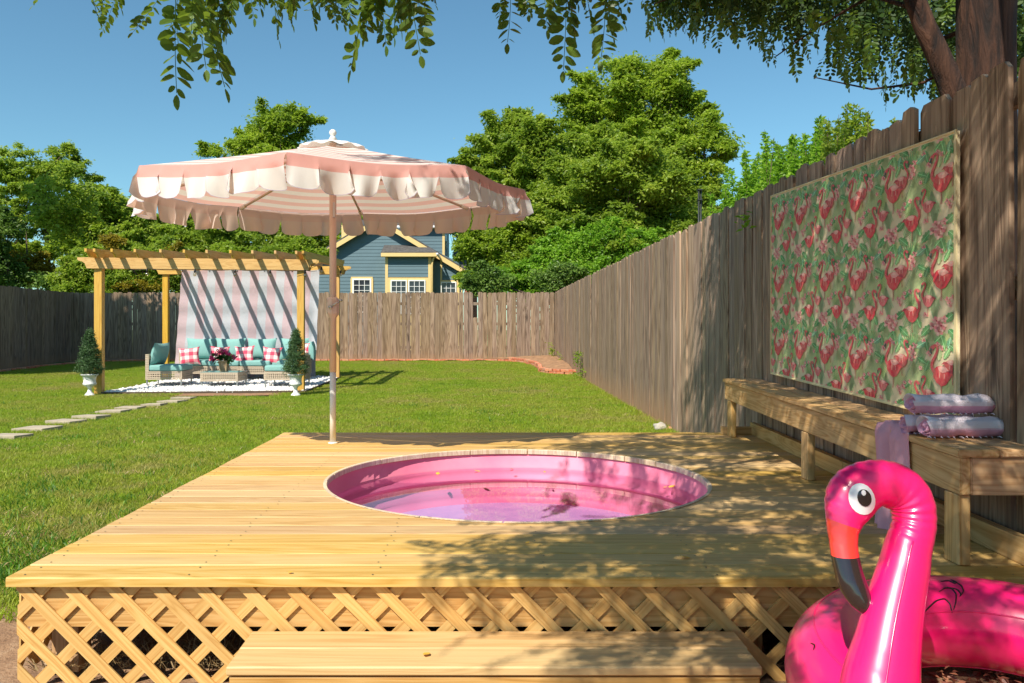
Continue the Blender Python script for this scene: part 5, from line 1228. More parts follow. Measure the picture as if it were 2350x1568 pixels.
# ------------------------------------------------------------------ trees beyond the fences
L_OLIVE = leafmat('leaf_olive', (.10, .16, .015), (.28, .39, .03), (.50, .54, .08), trans=.5, scale=.35)
L_GREEN = leafmat('leaf_green', (.08, .15, .015), (.27, .37, .035), (.50, .53, .08), trans=.5, scale=.5)
L_BRIGHT = leafmat('leaf_bright', (.08, .18, .015), (.23, .41, .03), (.42, .57, .08), trans=.5, scale=.6)
L_DARK = leafmat('leaf_dark', (.04, .09, .015), (.12, .21, .03), (.25, .34, .07), trans=.3, scale=.5)
L_YELLOW = leafmat('leaf_yellow', (.12, .11, .01), (.30, .24, .02), (.48, .36, .04), trans=.4, scale=.6)
def tree(name, label, lobes, Y, clumps, npts, leaf, lmat, seed, trunk=None, spread=.35, group=None, asp=.5, inner=.25, sub=1.0, limbs=10, depth=.8, cat='tree', trunk_r=.16, shell=.62, droop=.15):
    """lobes: (x, y, rx, ry) in picture units at distance Y -> ellipsoids; leaves gather in clumps"""
    r = np.random.default_rng(seed); E = []
    for lb in lobes:
        x, y, rx_, ry_ = lb[:4]; yo = lb[4] if len(lb) > 4 else 0.0
        c = px(x, y, Y); c.y += yo*1.0; E.append((c, rx_*Y/F, ry_*Y/F))
    E0 = list(E); wts = np.array([e[1]*e[2]**1.0 for e in E]); wts /= wts.sum()
    # each mass is broken into many small tufts of foliage standing proud of it
    SUB = []
    for k in range(int(36+15*len(E))):
        c, a, b = E[r.choice(len(E), p=wts)]; d = r.normal(size=3); d /= np.linalg.norm(d); q = .45+.60*r.random()**.6
        s_ = ((.13+.22*r.random())*min(a, b)+.12)*sub
        SUB.append((Vector((c.x+d[0]*a*q, c.y+d[1]*a*depth*q, c.z+d[2]*b*q)), s_*(1+.3*r.random()), s_*(.7+.3*r.random())))
    E = SUB; wts = np.array([e[1]*e[2] for e in E]); wts /= wts.sum()
    C = []; S = []
    clumps = int(clumps*.8)
    for k in range(int(clumps*.40)):          # leafy twigs sticking out of the masses
        c, a, b = E[r.choice(len(E), p=wts)]; c0 = E0[0][0]; d = np.array([c.x, c.y, c.z])-np.mean([[e[0].x, e[0].y, e[0].z] for e in E0], 0); d /= np.linalg.norm(d)+1e-6; d = d+r.normal(size=3)*.5; d[2] += .25; d /= np.linalg.norm(d)
        for q_ in (.9, 1.3, 1.7, 2.1): C.append((c.x+d[0]*a*q_, c.y+d[1]*a*q_*depth, max(.2, c.z+d[2]*b*q_))); S.append(spread*(.85-.30*q_)+.06)
    for k in range(clumps):
        c, a, b = E[r.choice(len(E), p=wts)]; d = r.normal(size=3); d /= np.linalg.norm(d)
        q = (shell+(1-shell)*r.random()) if r.random() > inner else r.random()**.5*shell
        q *= 1+.10*r.normal()*.6
        C.append((c.x+d[0]*a*q, c.y+d[1]*a*depth*q, max(.2, c.z+d[2]*b*q))); S.append(spread*(.6+.8*r.random()))
    bx0 = trunk[0] if trunk else lobes[0][0]; base = px(bx0, 755, Y); base.z = -.1
    T = thing(name, label, cat, (base.x, base.y, 0), 0, group)
    leaf_cloud('crown', C, int(npts*1.15), np.array(S), leaf*.88, lmat, T, seed, asp=asp, up=.3, droop=droop, flat=.5)
    E = E0; top = max(e[0].z for e in E); tp = Vector((E[0][0].x, E[0][0].y, top*.9)); fork = base.lerp(tp, .38)
    if trunk and len(trunk) > 2: fork = px(trunk[1], trunk[2], Y)
    mb = MB(); mid_ = base.lerp(fork, .5)+Vector((trunk_r*.5, 0, 0)); mb.tube([base, mid_, fork, fork.lerp(tp, .5)+Vector((r.normal()*.2, 0, 0)), tp], [trunk_r, trunk_r*.8, trunk_r*.65, trunk_r*.35, trunk_r*.08], 8); mb.build('trunk', M['bark'], T)
    mb = MB()
    for k in range(limbs):
        j = r.integers(len(C)); e = Vector(C[j]); s0 = fork.lerp(tp, r.random()*.75); m_ = s0.lerp(e, .5)+Vector((r.normal()*.15, r.normal()*.15, -.12)); mb.tube([s0, m_, e], [trunk_r*.28, trunk_r*.17, trunk_r*.04], 5)
    if limbs: mb.build('limbs', M['bark'], T)
    return T
# right of the umbrella: one tall crown behind lower ones
tree('broadleaf_tree', 'tallest olive-green tree rising above the other trees right of the umbrella', [(1435, 225, 85, 75), (1350, 245, 62, 60), (1500, 190, 72, 52), (1520, 262, 68, 60), (1420, 320, 125, 55), (1440, 400, 140, 80)], 36, 560, 95, .20, L_OLIVE, 101, (1430,), .50, limbs=14)
tree('broadleaf_tree', 'thin-leaved olive tree leaning right towards the flue pipe', [(1600, 330, 70, 55), (1640, 290, 40, 28), (1585, 410, 70, 60), (1560, 350, 60, 50), (1650, 340, 32, 40)], 33, 190, 70, .19, L_OLIVE, 102, (1560,), .40, limbs=26, inner=.4, sub=.7)
tree('broadleaf_tree', 'broad green tree standing just right of the umbrella canopy', [(1190, 380, 92, 85), (1240, 345, 70, 50), (1150, 350, 42, 40), (1200, 480, 110, 85), (1290, 420, 100, 90), (1130, 440, 55, 60)], 31, 620, 95, .17, L_GREEN, 103, (1200,), .42, limbs=10)
tree('broadleaf_tree', 'vine-covered leafy tree in the middle of the right group of trees', [(1430, 430, 130, 75), (1340, 490, 120, 75), (1500, 500, 110, 75), (1430, 560, 150, 70), (1400, 380, 90, 50)], 28, 760, 95, .155, L_GREEN, 104, (1400,), .40, limbs=12)
tree('overgrown_bush', 'yellow-green bush between the blue house and the vine-covered trees', [(1100, 560, 42, 55), (1130, 600, 55, 60), (1190, 590, 75, 65), (1085, 620, 20, 40), (1160, 540, 60, 50), (1250, 560, 70, 60)], 30, 420, 90, .15, L_OLIVE, 105, (1130,), .36, limbs=8, cat='bush')
tree('overgrown_bush', 'bright green rounded bush above the far corner of the fences', [(1370, 600, 120, 72), (1290, 640, 80, 45), (1440, 590, 80, 50), (1200, 650, 70, 35), (1340, 650, 130, 40)], 26.3, 620, 100, .115, L_BRIGHT, 106, (1350,), .30, limbs=6, cat='bush', depth=.45)
tree('overgrown_bush', 'dark tangled shrub at the foot of the bright green bush behind the corner', [(1270, 640, 38, 30), (1120, 650, 40, 30)], 25.4, 80, 80, .12, L_DARK, 107, (1270,), .28, limbs=10, cat='bush', depth=.3)
# left side
tree('airy_tree', 'tall airy tree with a forked trunk at the far left above the shaded fence', [(60, 390, 70, 45), (150, 375, 48, 42), (185, 405, 30, 30), (30, 430, 60, 45), (110, 440, 75, 45), (160, 480, 55, 45), (60, 500, 75, 50), (120, 540, 70, 45), (20, 560, 60, 50), (150, 345, 24, 16), (205, 520, 30, 25), (30, 350, 30, 20)], 34, 430, 62, .16, L_GREEN, 110, (105, 108, 490), .26, limbs=44, inner=.3, shell=.5, sub=.62, trunk_r=.15)
tree('broadleaf_tree', 'green vine-covered tree between the airy tree and the umbrella', [(245, 520, 72, 62), (300, 560, 70, 55), (200, 580, 50, 50), (270, 470, 40, 30), (345, 540, 40, 40), (300, 620, 90, 50)], 29, 560, 90, .16, L_GREEN, 111, (250,), .36, limbs=10)
tree('yellow_tree', 'yellow-leaved small tree glowing behind the airy tree trunk', [(60, 620, 45, 30), (90, 610, 28, 28), (150, 500, 18, 18)], 33, 110, 80, .15, L_YELLOW, 112, (70,), .3, limbs=4)
tree('overgrown_bush', 'dark shrubs behind the shaded fence at the far left', [(20, 640, 50, 40), (95, 645, 30, 20), (-60, 620, 70, 60), (-20, 540, 60, 70)], 31, 260, 90, .15, L_DARK, 113, (0,), .35, limbs=4, cat='bush')
tree('flowering_bush', 'dense green hedge with orange flecks directly above the left part of the fence', [(170, 640, 35, 30), (240, 630, 60, 45), (320, 625, 70, 48), (390, 620, 45, 48), (200, 610, 40, 40)], 26, 420, 90, .115, L_GREEN, 114, (280,), .28, limbs=4, cat='bush', depth=.4)
tree('overgrown_bush', 'orange-tinged vine clump over the fence between the two left pergola posts', [(330, 655, 60, 16), (270, 560, 30, 16), (395, 590, 12, 20)], 25.6, 46, 50, .10, L_YELLOW, 115, (320,), .20, limbs=3, cat='bush', depth=.3)
tree('broadleaf_tree', 'olive tree rising behind the top left of the umbrella', [(640, 300, 58, 48), (590, 330, 60, 40), (670, 290, 34, 38), (560, 365, 80, 45), (620, 400, 110, 60), (560, 420, 80, 60), (640, 262, 28, 20), (520, 345, 50, 22)], 46, 560, 75, .22, L_OLIVE, 116, (620,), .50, limbs=16)
tree('broadleaf_tree', 'row of green trees seen under the left of the umbrella', [(430, 545, 55, 48), (500, 550, 70, 50), (580, 555, 70, 45), (660, 560, 70, 45), (730, 560, 50, 40), (800, 545, 50, 40), (420, 590, 50, 40), (700, 600, 60, 30)], 40, 620, 80, .19, L_GREEN, 117, (560,), .45, limbs=10)
tree('overgrown_bush', 'mixed bushes behind the pergola rafters left of the blue house', [(420, 610, 50, 35), (500, 600, 65, 30), (600, 600, 70, 30), (690, 590, 45, 30), (540, 640, 150, 25)], 29, 360, 80, .13, L_OLIVE, 118, (520,), .3, limbs=4, cat='bush', depth=.5)
tree('broadleaf_tree', 'grey-green distant tree in the gap right of the blue house', [(1075, 575, 24, 30), (1055, 520, 20, 25), (1100, 600, 30, 30)], 60, 90, 70, .28, L_DARK, 119, (1080,), .6, limbs=3)
# shrubs with upright shoots behind the right fence
def shoots(label, Y, xs_, seed, n=26, lmat=L_BRIGHT):
    r = np.random.default_rng(seed); T = thing('leafy_shrub', label, 'bush', ((np.mean([q[0] for q in xs_])-1110)*Y/F, Y, 0), 0, 'shrubs behind the right fence'); C = []; S = []; mb = MB()
    for (x, y, wpx) in xs_:
        for k in range(n):
            X = x+r.normal()*wpx; hy = y+abs(r.normal())*40-(28 if r.random() < .45 else 0); yy = Y+r.normal()*.5
            tip = px(X, hy, yy); base = px(X-(X-x)*.4+r.normal()*8, 620, yy); 
            mb.tube([base, base.lerp(tip, .5)+Vector((r.normal()*.05, 0, 0)), tip], [.008, .006, .002], 4)
            L = (tip-base).length; m_ = int(L/.06)
            for j in range(m_): f = j/m_; p = base.lerp(tip, f); C.append(tuple(p)); S.append(.028+.13*(1-f)**1.5)
    leaf_cloud('foliage', C, 14, np.array(S), .056*Y/10, lmat, T, seed, asp=.55, up=.2, droop=-.25)
    mb.build('stems', M['bark'], T); return T
shoots('bright shrub with upright shoots just right of the flue pipe', 13.0, [(1700, 400, 22), (1740, 370, 20), (1690, 440, 25), (1660, 500, 14)], 121, 13)
shoots('green shrub with tall upright shoots in the middle above the right fence', 10.5, [(1790, 325, 16), (1830, 300, 14), (1870, 290, 14), (1800, 380, 30), (1860, 360, 26)], 122, 13)
shoots('olive shrub with upright shoots nearest the locust tree trunk', 9.0, [(1905, 285, 14), (1940, 260, 14), (1985, 255, 14), (2040, 290, 18), (1960, 330, 40), (2060, 330, 20)], 123, 11, L_GREEN)
# shade tree outside the left fence, out of frame: its shadow darkens the back left corner
r_ = np.random.default_rng(5); T = thing('shade_tree', 'big leafy tree outside the left fence shading the back left corner', 'tree', (-15.2, 14.2, 0)); C = []
for k in range(330):
    d = r_.normal(size=3); d /= np.linalg.norm(d); q = r_.random()**.33; C.append((-15.9+d[0]*2.5*q, 14.5+d[1]*3.4*q, 9.6+d[2]*2.6*q))
leaf_cloud('crown', C, 60, .42, .30, L_DARK, T, 6, asp=.7); C = []
for k in range(70):
    d = r_.normal(size=3); d /= np.linalg.norm(d); q = r_.random()**.33; C.append((-11.0+d[0]*.8*q, 21.0+d[1]*.8*q, 4.4+d[2]*1.0*q))
leaf_cloud('crown_shade_clump', C, 60, .22, .12, L_GREEN, T, 7, asp=.55)  # extra leaf clump added to widen the shade on the back fence
MB().tube([(-15.2, 14.2, -.1), (-15.1, 14.4, 4), (-15.6, 14.5, 9)], [.24, .18, .08], 9).build('trunk', M['bark'], T)
# ------------------------------------------------------------------ locust tree: trunk behind the right fence, crown over the yard
t = NT('locust_bark'); co = t.coord('Object'); nz = t.noise(t.mapping(co, (9, 9, 1.6)), 1.0, 6, .65, 1.2); n2 = t.noise(co, 3, 3)
c = t.ramp(t.math('ADD', t.math('MULTIPLY', nz, .8), t.math('MULTIPLY', n2, .2)), [(.38, (.010, .005, .004)), (.5, (.058, .023, .012)), (.64, (.125, .055, .030))])
t.principled(Base_Color=c, Roughness=.9, Normal=t.bump(nz, 1.0, .05)); M['locbark'] = t.m
t = NT('locust_leaf'); a = t.n('Attribute', {'attribute_name': 'tone'}).outputs['Fac']; rnd = t.n('ObjectInfo').outputs['Random']
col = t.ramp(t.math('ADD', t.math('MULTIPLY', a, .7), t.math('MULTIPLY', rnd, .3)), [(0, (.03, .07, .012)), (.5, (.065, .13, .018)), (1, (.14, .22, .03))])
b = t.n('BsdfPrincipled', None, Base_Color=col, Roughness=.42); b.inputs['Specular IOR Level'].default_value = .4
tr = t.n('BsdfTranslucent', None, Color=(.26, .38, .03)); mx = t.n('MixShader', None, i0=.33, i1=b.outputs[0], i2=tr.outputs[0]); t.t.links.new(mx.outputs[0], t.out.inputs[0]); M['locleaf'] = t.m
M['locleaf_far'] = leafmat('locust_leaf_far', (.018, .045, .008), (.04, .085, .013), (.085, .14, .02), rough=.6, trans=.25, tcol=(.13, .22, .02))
loc = thing('locust_tree', 'locust tree with reddish bark behind the right fence, its feathery leaves hanging over the yard', 'tree', (2.62, 4.25, 0))
TY = 4.3
def tube_px(pts_, Y, name, seg=18, bend=None):
    P = [px(x, y, Y if bend is None else bend(i)) for i, (x, y, r) in enumerate(pts_)]; r = [q[2]*Y/F for q in pts_]
    mb = MB(); mb.tube(P, r, seg); return mb.build(name, M['locbark'], loc)
MBt = tube_px([(2262, 1250, 64), (2262, 300, 62), (2262, 180, 60), (2262, 60, 60), (2264, -60, 62), (2275, -200, 58), (2290, -420, 50), (2300, -700, 36)], TY, 'trunk', 26)
tube_px([(2238, 340, 30), (2186, 205, 27), (2155, 130, 25), (2122, 60, 23), (2092, -20, 22), (2050, -140, 22), (1985, -300, 30), (1900, -480, 24), (1800, -640, 16)], 4.2, 'limb', 18)
def branch(pts_, r0, r1, name='branch'):
    n = len(pts_); mb = MB(); mb.tube(pts_, [r0+(r1-r0)*i/(n-1) for i in range(n)], 8); return mb.build(name, M['locbark'], loc)
branch([px(2264, -100, 4.3), px(2100, -260, 3.9), px(1800, -420, 3.3), px(1300, -520, 2.7), px(900, -420, 2.4)], .06, .012)
branch([px(2280, -250, 4.3), Vector((1.9, 2.6, 3.9)), Vector((1.2, .8, 4.3)), Vector((.2, -1.0, 4.5))], .06, .015)
branch([px(2240, 120, 4.3), px(2120, 190, 4.6), px(2000, 205, 4.8), px(1870, 178, 5.0)], .012, .003)
branch([px(2235, 60, 4.3), px(2160, 90, 4.5), px(2130, 110, 4.6)], .018, .008)
branch([px(2100, 20, 4.2), px(2000, -10, 4.6), px(1880, 60, 5.0), px(1780, 130, 5.2)], .014, .004)
branch([px(2210, 285, 4.25), px(2150, 295, 4.4), px(2085, 300, 4.6)], .006, .002)
branch([px(2060, -120, 4.2), px(1900, -100, 4.6), px(1700, -70, 4.9), px(1500, 10, 5.1)], .025, .004)
branch([px(900, -420, 2.4), px(700, -200, 2.3), px(480, -60, 2.3), px(380, -30, 2.3)], .012, .003); branch([px(900, -420, 2.4), px(930, -150, 2.5), px(870, -40, 2.6), px(780, -20, 2.7)], .010, .003)
branch([px(1300, -520, 2.7), px(1350, -200, 2.9), px(1300, -40, 3.0), px(1200, -20, 3.0)], .010, .003)
# compound leaf templates: origin at the stalk base, hanging along -Z, leaflets to +-X
def frond(seed, pairs=8, L=.235, lw=.024, ll=.046):
    r = random.Random(seed); V = []; Fc = []; tn = []
    def add(vs, fs, tv): b = len(V); V.extend(vs); Fc.extend([[b+i for i in f] for f in fs]); tn.extend([tv]*len(vs))
    bend = r.uniform(-.25, .25); bow = r.uniform(-.12, .12)
    def ax(f): return Vector((bend*f*f*L*.5, bow*f*L, -f*L))
    pr_ = [ax(i/6) for i in range(7)]
    for i in range(6):
        w = .0011; a, b = pr_[i], pr_[i+1]; add([a+Vector((w, 0, 0)), a-Vector((w, 0, 0)), b-Vector((w, 0, 0)), b+Vector((w, 0, 0))], [(0, 1, 2, 3)], .5); add([a+Vector((0, w, 0)), a-Vector((0, w, 0)), b-Vector((0, w, 0)), b+Vector((0, w, 0))], [(0, 1, 2, 3)], .5)
    def leaflet(p, d, n, s, tv):
        d.normalize(); sd_ = d.cross(n).normalized(); n = sd_.cross(d)
        pts_ = [(0, 0, 0), (.16, .32, .03), (.42, .5, .06), (.72, .42, .04), (.93, .18, 0), (1, 0, -.02), (.93, -.18, 0), (.72, -.42, .04), (.42, -.5, .06), (.16, -.32, .03), (.5, 0, -.02)]
        vs = [p+d*(.003+a*ll*s)+sd_*(b*lw*s)+n*(c*ll*s) for a, b, c in pts_]
        add(vs, [(0, 1, 2, 10), (10, 2, 3, 4), (10, 4, 5), (10, 5, 6), (10, 6, 7, 8), (10, 8, 9, 0)], tv)
    for k in range(pairs):
        f = .16+.78*k/(pairs-1); s = (.72+.5*math.sin(math.pi*min(1, f*.95)))*(1 if k < pairs-1 else .7)
        for sg in (-1, 1):
            if r.random() < .03: continue
            d = Vector((sg*1.0, r.uniform(-.35, .35), -.32-.35*f+r.uniform(-.2, .2))); n = Vector((r.uniform(-.3, .3), 1, r.uniform(-.5, .5)))
            if r.random() < .5: n = Vector((0, r.uniform(-.4, .9), 1))
            leaflet(ax(f)+Vector((0, 0, r.uniform(-.003, .003))), d, n, s*r.uniform(.88, 1.1), r.random())
    leaflet(ax(1.0), Vector((bend*.5, 0, -1)), Vector((0, 1, .2)), .85, r.random())
    return V, Fc, tn
FR = []
for k in range(7):
    V, Fc, tn = frond(200+k, pairs=[7, 8, 8, 9, 7, 9, 8][k]); me = bpy.data.meshes.new('leaf'); me.from_pydata([tuple(v) for v in V], [], Fc); me.materials.append(M['locleaf'])
    a_ = me.attributes.new('tone', 'FLOAT', 'POINT'); a_.data.foreach_set('value', tn); me.update(); FR.append(me)
Linv = WM[loc].inverted(); nleaf = [0]
def put_leaf(base, tip, k=None, roll=None):
    base = Vector(base); tip = Vector(tip); d = tip-base; s = d.length/.255
    q = (-d).to_track_quat('Z', 'Y'); e = q @ Matrix.Rotation(roll if roll is not None else random.uniform(-.7, .7), 3, 'Z').to_quaternion()
    # keep the broad side roughly towards the yard
    o = bpy.data.objects.new('leaf', FR[random.randrange(7) if k is None else k]); COL.objects.link(o); o.parent = loc; o.matrix_parent_inverse = Linv
    o.rotation_mode = 'QUATERNION'; o.rotation_quaternion = e; o.location = base; o.scale = (s, s, s); nleaf[0] += 1
near_f = [(270, -15, 238, 80, 2.3), (250, -30, 225, 40, 2.35), (375, -20, 308, 78, 2.3), (404, -15, 398, 230, 2.25), (402, -50, 404, 130, 2.4), (470, -10, 512, 205, 2.3), (450, -25, 462, 165, 2.35), (440, -60, 445, 100, 2.2), (420, -60, 470, 60, 2.3), (500, -60, 480, 110, 2.4), (480, -80, 520, 60, 2.3), (535, -60, 540, 48, 2.3), (566, -90, 574, 52, 2.3), (545, -90, 600, 20, 2.4),
    (622, -60, 655, 97, 2.4), (640, -80, 682, 60, 2.5), (600, -100, 640, 30, 2.5), (700, -80, 722, 50, 3.2), (745, -60, 765, 62, 3.2), (760, -50, 785, 66, 3.2), (730, -60, 745, 30, 3.2), (838, -30, 803, 180, 2.6), (850, -50, 835, 100, 2.7), (800, -60, 800, 60, 2.7), (870, -60, 882, 115, 2.7), (880, -90, 860, 85, 2.6), (930, -60, 975, 140, 2.55), (905, -60, 915, 92, 2.6), (945, -80, 960, 70, 2.6), (820, -90, 790, 30, 2.7), (960, -90, 1000, 5, 2.6), (885, -60, 930, 60, 2.6),
    (130, -60, 66, 16, 2.4),
    (1170, -60, 1180, 110, 2.9), (1150, -60, 1150, 50, 3.0), (1210, -60, 1205, 50, 3.0), (1245, -60, 1250, 82, 3.0), (1300, -10, 1290, 178, 3.0), (1290, -60, 1310, 90, 3.0), (1340, -60, 1365, 65, 3.0), (1390, -20, 1392, 152, 3.0), (1380, -60, 1400, 95, 3.1), (1400, -60, 1440, 58, 3.0), (1270, -60, 1275, 60, 3.1), (1330, -80, 1340, 30, 3.1), (1195, -70, 1230, 30, 3.0), (1420, -90, 1445, 20, 3.1)]
for i, (x0, y0, x1, y1, Y) in enumerate(near_f): put_leaf(px(x0, y0, Y), px(x1, y1, Y+random.uniform(-.05, .08)))
# right mass
rr = random.Random(4)
def lowedge(x): return np.interp(x, [1470, 1500, 1560, 1640, 1700, 1760, 1830, 1880, 1950, 2010, 2050, 2100, 2150, 2200, 2350], [60, 95, 85, 115, 105, 145, 175, 150, 200, 215, 240, 230, 250, 260, 200])
bulk = []
tips = [(1500, 88), (1520, 95), (1545, 80), (1640, 118), (1600, 90), (1690, 110), (1760, 148), (1745, 120), (1832, 180), (1815, 150), (1870, 120), (1950, 210), (1925, 170), (1905, 150), (2035, 248), (2020, 225), (1990, 185), (1975, 200), (2005, 160), (2080, 210), (2090, 190), (1965, 140), (2110, 225), (2060, 190), (2000, 130)]
for (x, y) in tips:
    Y = rr.uniform(4.3, 5.2); put_leaf(px(x+rr.uniform(-18, 18), y-100*4.6/Y*rr.uniform(.85, 1.1), Y), px(x, y, Y))
for q_ in range(62):
    cx0, w0, d0, Y0 = [(255, 40, 45, 2.35), (430, 60, 90, 2.35), (475, 50, 110, 2.35), (560, 60, 30, 2.4), (650, 40, 45, 2.5), (830, 45, 70, 2.65), (900, 60, 80, 2.6), (940, 45, 80, 2.6), (1300, 90, 45, 3.0), (740, 60, 25, 3.1)][q_ % 10]
    x = cx0+rr.gauss(0, w0*.5); y = rr.uniform(-10, d0); Y = Y0+rr.uniform(-.1, .25); put_leaf(px(x+rr.gauss(0, 30), y-rr.uniform(120, 175), Y), px(x, y, Y))
while nleaf[0] < 296:
    x = rr.uniform(1490, 2200); le = lowedge(x); y = rr.uniform(-30, 1)**1 if rr.random() < .35 else rr.uniform(-20, le)
    if 2190 < x < 2330 and rr.random() < .8: continue
    Y = rr.uniform(4.4, 6.2); dx = rr.gauss(0, 22); L = .24*F/Y*rr.uniform(.7, 1.05)
    if x > 1490: put_leaf(px(x-dx, y-L*.95, Y), px(x+dx*.4, y, Y))
# bulk leaves: unseen clumps placed to cast dappled shade, plus deeper visible ones; one part
Vb, Fb4, tb_ = [], [], []
TPL = []
for k in range(5):   # light template: hex leaflets only
    r = random.Random(300+k); vs = []; tn = []; pairs = 8; L = .235
    for j in range(pairs*2+1):
        f = .14+.8*(j//2)/(pairs-1) if j < pairs*2 else 1.0; sg = 1 if j % 2 else -1
        p = Vector((0, 0, -f*L)); d = Vector((sg, r.uniform(-.4, .4), -.35-.3*f)) if j < pairs*2 else Vector((0, 0, -1)); d.normalize()
        n = Vector((r.uniform(-.4, .4), 1, r.uniform(-.8, .8))); s_ = d.cross(n).normalized(); l, w = .043*r.uniform(.75, 1.05), .0105
        for a_, b_ in ((0, 0), (.3, 1), (.75, .85), (1, 0), (.75, -.85), (.3, -1)): vs.append(p+d*(a_*l+.003)+s_*(b_*w))
        tn += [r.random()]*6
    TPL.append((np.array([v[:] for v in vs]), np.array(tn)))
def bulk_leaf(base, d, s, r):
    V0, t0 = TPL[r.integers(5)]; d = np.array(d, float); z = -d/np.linalg.norm(d); x = r.normal(size=3); x -= x.dot(z)*z; x /= np.linalg.norm(x); y = np.cross(z, x)
    Vb.append((V0*s) @ np.stack([x, y, z])+np.array(base)); tb_.append(t0)
rg = np.random.default_rng(77)
SV = np.array([SDIR.x, SDIR.y, SDIR.z])/SDIR.z
def inview(P, m=40):
    if P[1] < .25: return False
    x = 1110+P[0]/P[1]*F; y = 755-(P[2]-CAMZ)/P[1]*F
    return -m < x < 2350+m and y > -m-20 and y < 1600
clumps = []
def deck_left(y): return np.interp(y, [1.5, 2.6, 3.0, 3.25, 3.6, 4.8, 5.6, 6.2], [.30, .05, -.02, .40, .75, .85, .62, .55])
n = 0; tries = 0
def shade_clump(T, hmin, hmax, sp, nl):  # leaf clump set up the sun ray from its shade target, out of view
    for _ in range(12):
        h = rg.uniform(hmin, hmax); P = T+SV*h
        if not inview(P, 60+sp*250): 
            clumps.append((P, sp, nl)); return True
    return False
# deck, bench, step, mulch: points to be shaded, on the deck plane
k = 0
while k < 150:
    y = rg.uniform(1.6, 6.4); x = rg.uniform(-.2, 2.0)
    if x < deck_left(y)+.10: continue
    if 4.6 < y < 5.5 and 1.15 < x < 1.75 and rg.random() < .8: continue
    if 3.0 < y < 4.3 and 1.0 < x < 1.5 and rg.random() < .3: continue
    if y < 2.3 and rg.random() < .93: continue
    k += 1.25*shade_clump(np.array([x, y, DZ]), 1.9, 3.4, .15, 20)
# points to be shaded on the fence plane
k = 0
while k < 150:
    y = rg.uniform(2.2, 8.9); z = rg.uniform(.4, 2.3)
    if y > 7.9+(1.2-z)*.6: continue
    if 3.4 < y < 5.3 and .9 < z < 1.6 and rg.random() < .45: continue
    k += 1.25*shade_clump(np.array([2.05, y, z]), 1.5, 3.2, .16, 20)
# points to be shaded on the right part of the umbrella
for (x, y) in ((-.62, 4.95), (-.42, 5.0), (-.25, 5.15), (-.05, 5.3), (-.3, 4.85), (.0, 5.1), (-.15, 5.4), (.05, 5.5), (-.5, 5.1)):
    for _ in range(2): shade_clump(np.array([x+rg.normal()*.06, y+rg.normal()*.06, 2.2]), 1.6, 2.4, .09, 9)
for (x, y) in ((.15, 2.95), (0, 2.9), (.3, 3.0), (.2, 2.8), (.45, 2.95), (.1, 3.05)): shade_clump(np.array([x, y, DZ]), 1.9, 2.9, .09, 9)
for P, sp, nl in clumps:
    for _ in range(nl):
        q = P+rg.normal(size=3)*sp*np.array([1, 1, .6]); d = rg.normal(size=3)*.8+np.array([0, 0, -.7])
        hf = (1.75-q[1])/(-SV[1]); F0 = q-SV*hf
        if hf > 0 and .55 < F0[0] < 1.16 and .0 < F0[2] < .98: continue  # leaves that would shade the flamingo neck are left out
        if inview(q, 10) or inview(q+d*.2, 10): continue
        bulk_leaf(q, d, rg.uniform(.8, 1.15), rg)
# deeper visible leaves near the trunk and along the top right
for _ in range(2600):
    x = rg.uniform(1500, 2420); le = lowedge(x); Y = rg.uniform(5.0, 7.2); 
    if x < 1900: y = rg.uniform(-260, le*.65)
    else: y = rg.uniform(-260, le*.98)
    if x < 2080 and y > le*.5 and rg.random() < .6: continue
    L = .25*F/Y; P = px(x, y-L, Y); bulk_leaf(np.array(P[:]), np.array([rg.normal()*.25, rg.normal()*.25, -1]), rg.uniform(.9, 1.25), rg)
for _ in range(260):
    x = rg.uniform(1480, 1950); Y = rg.uniform(4.6, 5.6); P = px(x, -40-.25*F/Y, Y); bulk_leaf(np.array(P[:]), np.array([rg.normal()*.4, 0, -1]), 1.0, rg)
Vb = np.concatenate(Vb); nl_ = len(Vb)//6; b = (np.arange(nl_)*6)[:, None]
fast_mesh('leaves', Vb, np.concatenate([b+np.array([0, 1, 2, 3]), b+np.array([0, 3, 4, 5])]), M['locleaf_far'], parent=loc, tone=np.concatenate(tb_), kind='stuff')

# ------------------------------------------------------------------ flamingo pool float
def pinkvinyl(name, col, rough=.36):
    t = NT(name); co = t.coord('Object')
    b = t.principled(Base_Color=col, Roughness=rough, Normal=t.bump(t.noise(co, 7, 3), .12, .01)); b.inputs['Subsurface Weight'].default_value = .12; b.inputs['Subsurface Radius'].default_value = (.05, .01, .02)
    b.inputs['Coat Weight'].default_value = 1.0; b.inputs['Coat Roughness'].default_value = .16; return t.m
M['vinyl'] = pinkvinyl('hot_pink_vinyl', (.90, .006, .155)); M['vinyl_o'] = pinkvinyl('red_orange_vinyl', (.92, .042, .03)); M['vinyl_b'] = pinkvinyl('black_vinyl', (.02, .012, .012), .12); M['vinyl_w'] = pinkvinyl('white_vinyl', (.82, .80, .80), .3)
M['inkline'] = plain('black_ink_line', (.02, .01, .01), .35)
fl = thing('flamingo_float', 'hot pink inflatable flamingo ring with a black beak tip and big white eye', 'pool float', (1.29, 1.88, .18))
RC = Vector((1.285, 1.885, .272)); RR, rm = .415, .122
def torus(a, b):  # a around, b tube
    bulge = 1+.07*math.exp(-((math.sin((a-R(165))/2))/.22)**2)
    seam = 1-.018*math.exp(-((b-math.pi*.0)/.10)**2)
    r_ = rm*bulge*(1+.010*math.sin(a*14)*max(0, -math.cos(b))**2); rr_ = RR+r_*math.cos(b)
    return RC+Vector((math.cos(a)*rr_, math.sin(a)*rr_, r_*math.sin(b)+math.sin(a)*.042))
